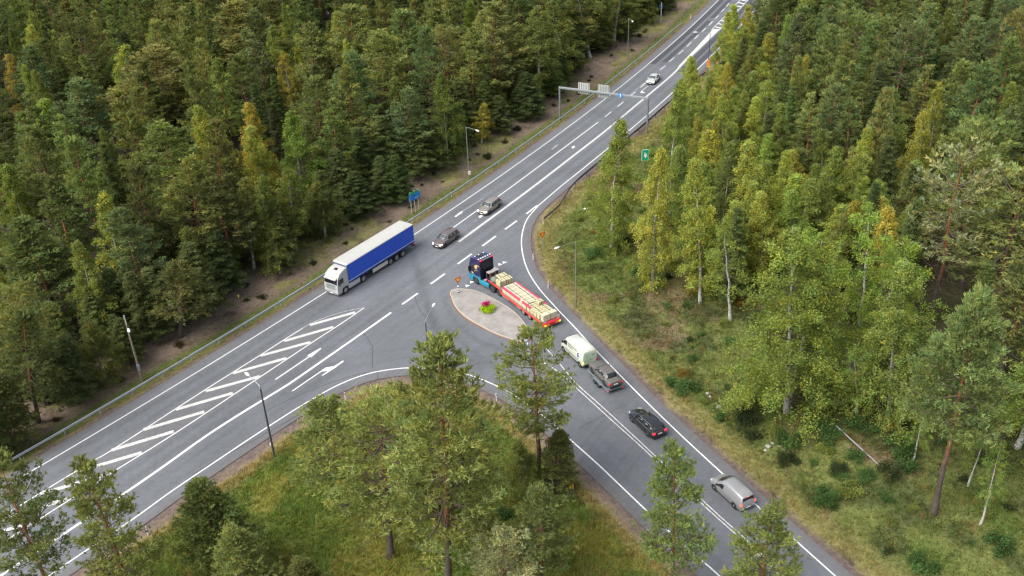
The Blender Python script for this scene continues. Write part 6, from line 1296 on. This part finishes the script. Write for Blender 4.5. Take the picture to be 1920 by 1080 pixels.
for i in range(5000):
    if zz[i] != 2 or dd[i] < 4.5 or dd[i] > 30 or not (0 < pp[i, 0] < 1920 and 0 < pp[i, 1] < 1080) or n_ >= 185: continue
    n_ += 1; k = grng.randint(4); u = grng.rand(); tn, wd = ((GREENB, 'green') if u < .42 else (OLIVEB, 'yellow-green') if u < .64 else (DARKB, 'dark') if u < .85 else (RUSTB, 'rusty'))
    lm = 'in the rough grass uphill of the side road' if P[i, 1] < 100 else 'in the grass around the give-way lamp post' if P[i, 1] < 128 else 'in the grass near the birches by the dark guard rail'
    bush(P[i, 0], P[i, 1], k, grng.uniform(.4, 1.05), tn, f'small {wd} shrub {lm}', f'small {wd} shrubs {lm}')
P = np.stack([grng.uniform(-70, 45, 5000), grng.uniform(70, 235, 5000)], 1); pp = proj(np.concatenate([P, np.zeros((5000, 1))], 1)); dd = grid_at(P, gd); zz = zone_of(P); n_ = 0
for i in range(5000):
    if zz[i] != 0 or dd[i] < 4.6 or dd[i] > 12 or not (0 < pp[i, 0] < 1920 and 0 < pp[i, 1] < 1080) or n_ >= 60: continue
    n_ += 1; bush(P[i, 0], P[i, 1], grng.choice([0, 1, 3]), grng.uniform(.3, .75), [DARKB, HEATH, DARKB][grng.randint(3)], 'small dark heather clump on the brown forest bank', 'dark heather clumps on the brown forest bank')
# stones
def stone(px, py, r, lab):
    c = on_ground(px, py); bm = bmesh.new(); bmesh.ops.create_icosphere(bm, subdivisions=2, radius=r); q = random.Random(px)
    for v in bm.verts: v.co *= q.uniform(.8, 1.15); v.co.z *= .6
    me = bpy.data.meshes.new('stone'); bm.to_mesh(me); bm.free(); me.materials.append(mat('pale_stone', (.33, .32, .29), .85, noise=.15, nscale=6) if 'pale_stone' not in bpy.data.materials else bpy.data.materials['pale_stone'])
    o = bpy.data.objects.new('stone', me); link(o); o.location = (c.x, c.y, c.z + r * .2); tag(o, lab, 'stone', 'pale stones on the brown slope')
for px, py, r in ((1326, 738, .22), (1331, 744, .16), (1349, 753, .2), (1347, 764, .3), (1295, 715, .22), (1440, 838, .3), (1448, 832, .22), (1462, 836, .25), (1470, 843, .2), (1478, 850, .18), (1435, 845, .2)): stone(px, py, r, 'pale white stone on the brown slope uphill of the side road')
c = on_ground(1098, 392); b = MB(); b.loft([[(x, y * w_, z) for y, z in ((-.18, 0), (.18, 0), (.16, .14), (0, .20), (-.16, .14))] for x, w_ in ((-.38, .5), (-.3, .9), (0, 1.1), (.28, .9), (.40, .4))])
o = b.build('litter_bag', mat('white_sack', (.68, .68, .65), .6, noise=.1, nscale=6, bump=.3), smooth=60, bevel=.03); o.location = c; o.rotation_euler = (0, 0, .3); tag(o, 'small white sack lying in the grass short of the lone slender birch', 'sack')
# flower planting on the island
c = G(914, 583, .137); t = thing('flower_bed', 'round clump of lime-green leaves and magenta flowers on the traffic island', 'flower bed', tuple(c), 0)
for nm, cen_, rr_, n, tint, lf in (('foliage', [(.35, -.1, .5), (-.45, .15, .45), (.6, .25, .5), (.1, -.45, .35), (.0, .3, .5), (-.3, -.2, .35)], .32, 1500, (.38, .55, .02), .15), ('flowers', [(-.15, .35, .95), (.1, .45, .9), (-.35, .3, .85)], .24, 700, (.55, .03, .22), .11), ('violet_flowers', [(-.12, -.25, .30), (-.95, .2, .18)], .15, 130, (.20, .06, .28), .10)):
    cc = np.array(cen_); i = grng.randint(len(cc), size=n); p = cc[i] + grng.normal(size=(n, 3)) * [rr_ * .8, rr_ * .8, rr_ * .5]; p[:, 2] = np.abs(p[:, 2]); s = grng.uniform(.7, 1.3, n) * lf
    o = cloud_mesh(nm, leaf_quads(p, grng.normal(size=(n, 3)) + [0, 0, .6], s, s * .7, grng), grng.uniform(.7, 1.25, (n, 1)) * np.ones(3), M['leaves']); o.color = (*tint, 1); o.parent = t
# grass
def grass(name, label, P, zn, hmin, hmax, nb, tone, wid=.05):
    d = grid_at(P, gd); z = grid_at(P, Z); col = ground_colour(P, d, zone_of(P)); n = len(P); g = grng
    h = g.uniform(hmin, hmax, n) * (.6 + .8 * vnoise(P, 2.3)); tnt = g.uniform(.7, 1.35, (n, 1)) * (1 + g.normal(size=(n, 3)) * [.12, .06, .1]); nn = n * nb
    b0 = np.repeat(np.stack([P[:, 0], P[:, 1], z - .02], 1), nb, 0) + g.normal(size=(nn, 3)) * [.10, .10, 0]; dr = g.normal(size=(nn, 3)) * .55 + [0, 0, 1.0]; hh = np.repeat(h, nb) * g.uniform(.6, 1.2, nn)
    V = blades(b0, dr, hh, g.uniform(.7, 1.4, nn) * wid, g); C = np.repeat(col * tnt * tone, nb, 0) * g.uniform(.8, 1.2, (nn, 1))
    o = cloud_mesh(name, V, C, M['grass_blades']); tag(o, label, 'grass', kind='stuff')
def scatter(x0, x1, y0, y1, n, test):
    P = np.stack([grng.uniform(x0, x1, n), grng.uniform(y0, y1, n)], 1); q = proj(np.concatenate([P, np.zeros((n, 1))], 1)); P = P[(q[:, 0] > -60) & (q[:, 0] < 1980) & (q[:, 1] > -20) & (q[:, 1] < 1130)]
    return P[test(P, grid_at(P, gd), zone_of(P))]
grass('grass', 'lush long green grass filling the wedge between the two roads', scatter(-52, 20, 52, 96, 60000, lambda P, d, z: (z == 1) & (d > 1.6)), 1, .22, .75, 8, 1.85, .055)
grass('grass', 'rough olive and straw-coloured grass on the birch side of the road', scatter(0, 75, 50, 200, 190000, lambda P, d, z: (z == 2) & (d > .8) & (d < 34)), 2, .12, .60, 6, 1.34, .05)
grass('grass', 'thin grass and brown heather along the dark forest bank', scatter(-62, 62, 62, 262, 190000, lambda P, d, z: (z == 0) & (d > .8) & (d < 11) & ((d < 3.6) | (vnoise(P, 2.1) > .42))), 0, .08, .26, 5, 1.2, .05)

def undergrowth(name, label, P, hmin, hmax, per, tints, leaf):
    """knee- to head-high weeds, seedlings and brush, a mass nobody could count"""
    g = grng; n = len(P); h = g.uniform(hmin, hmax, n) * (.6 + .8 * vnoise(P, 6)); r = h * g.uniform(.35, .7, n); z = grid_at(P, Z); tn = np.array(tints)[g.randint(len(tints), size=n)] * g.uniform(.7, 1.3, (n, 1))
    k = n * per; i = np.repeat(np.arange(n), per); q = g.normal(size=(k, 3)) * [.55, .55, .28]; p = np.stack([P[i, 0] + q[:, 0] * r[i], P[i, 1] + q[:, 1] * r[i], z[i] + h[i] * np.abs(.5 + q[:, 2])], 1)
    s = g.uniform(.7, 1.3, k) * leaf; o = cloud_mesh(name, leaf_quads(p, g.normal(size=(k, 3)) + [0, 0, .5], s, s * .55, g), tn[i] * g.uniform(.75, 1.25, (k, 1)), M['grass_blades']); tag(o, label, 'undergrowth', kind='stuff')
inz = lambda P, e: np.array([edge_d(x, y, e) for x, y in P])
P = scatter(-150, 62, 62, 262, 16000, lambda P, d, z: (z == 0) & (d > 8)); P = P[inside(P, reg0) | (grid_at(P, gd) > 9)]; P = P[inz(P, e0) < 32][:3800]
undergrowth('undergrowth', 'dark brush and seedlings on the floor of the pine forest', P, .5, 2.3, 46, [(.060, .075, .030), (.075, .09, .035), (.05, .06, .028), (.10, .10, .035)], .16)
P = scatter(0, 100, 50, 210, 16000, lambda P, d, z: (z == 2) & (d > 3.8)); P = P[(vnoise(P, 7) + .35 * vnoise(P, 2.5) > .56)][:4800]
undergrowth('undergrowth', 'leafy weeds and seedlings scattered through the rough grass by the birches', P, .35, 1.35, 36, [(.085, .150, .046), (.19, .20, .05), (.10, .165, .05), (.048, .066, .026), (.055, .075, .028), (.20, .13, .045), (.12, .175, .045)], .155)
P = scatter(-52, 22, 52, 96, 5000, lambda P, d, z: (z == 1) & (d > 3.0)); P = P[vnoise(P, 5) > .45][:1300]
undergrowth('undergrowth', 'tall weeds in the long grass of the wedge', P, .3, .9, 36, [(.15, .22, .055), (.24, .26, .06), (.12, .17, .048), (.24, .17, .05)], .12)
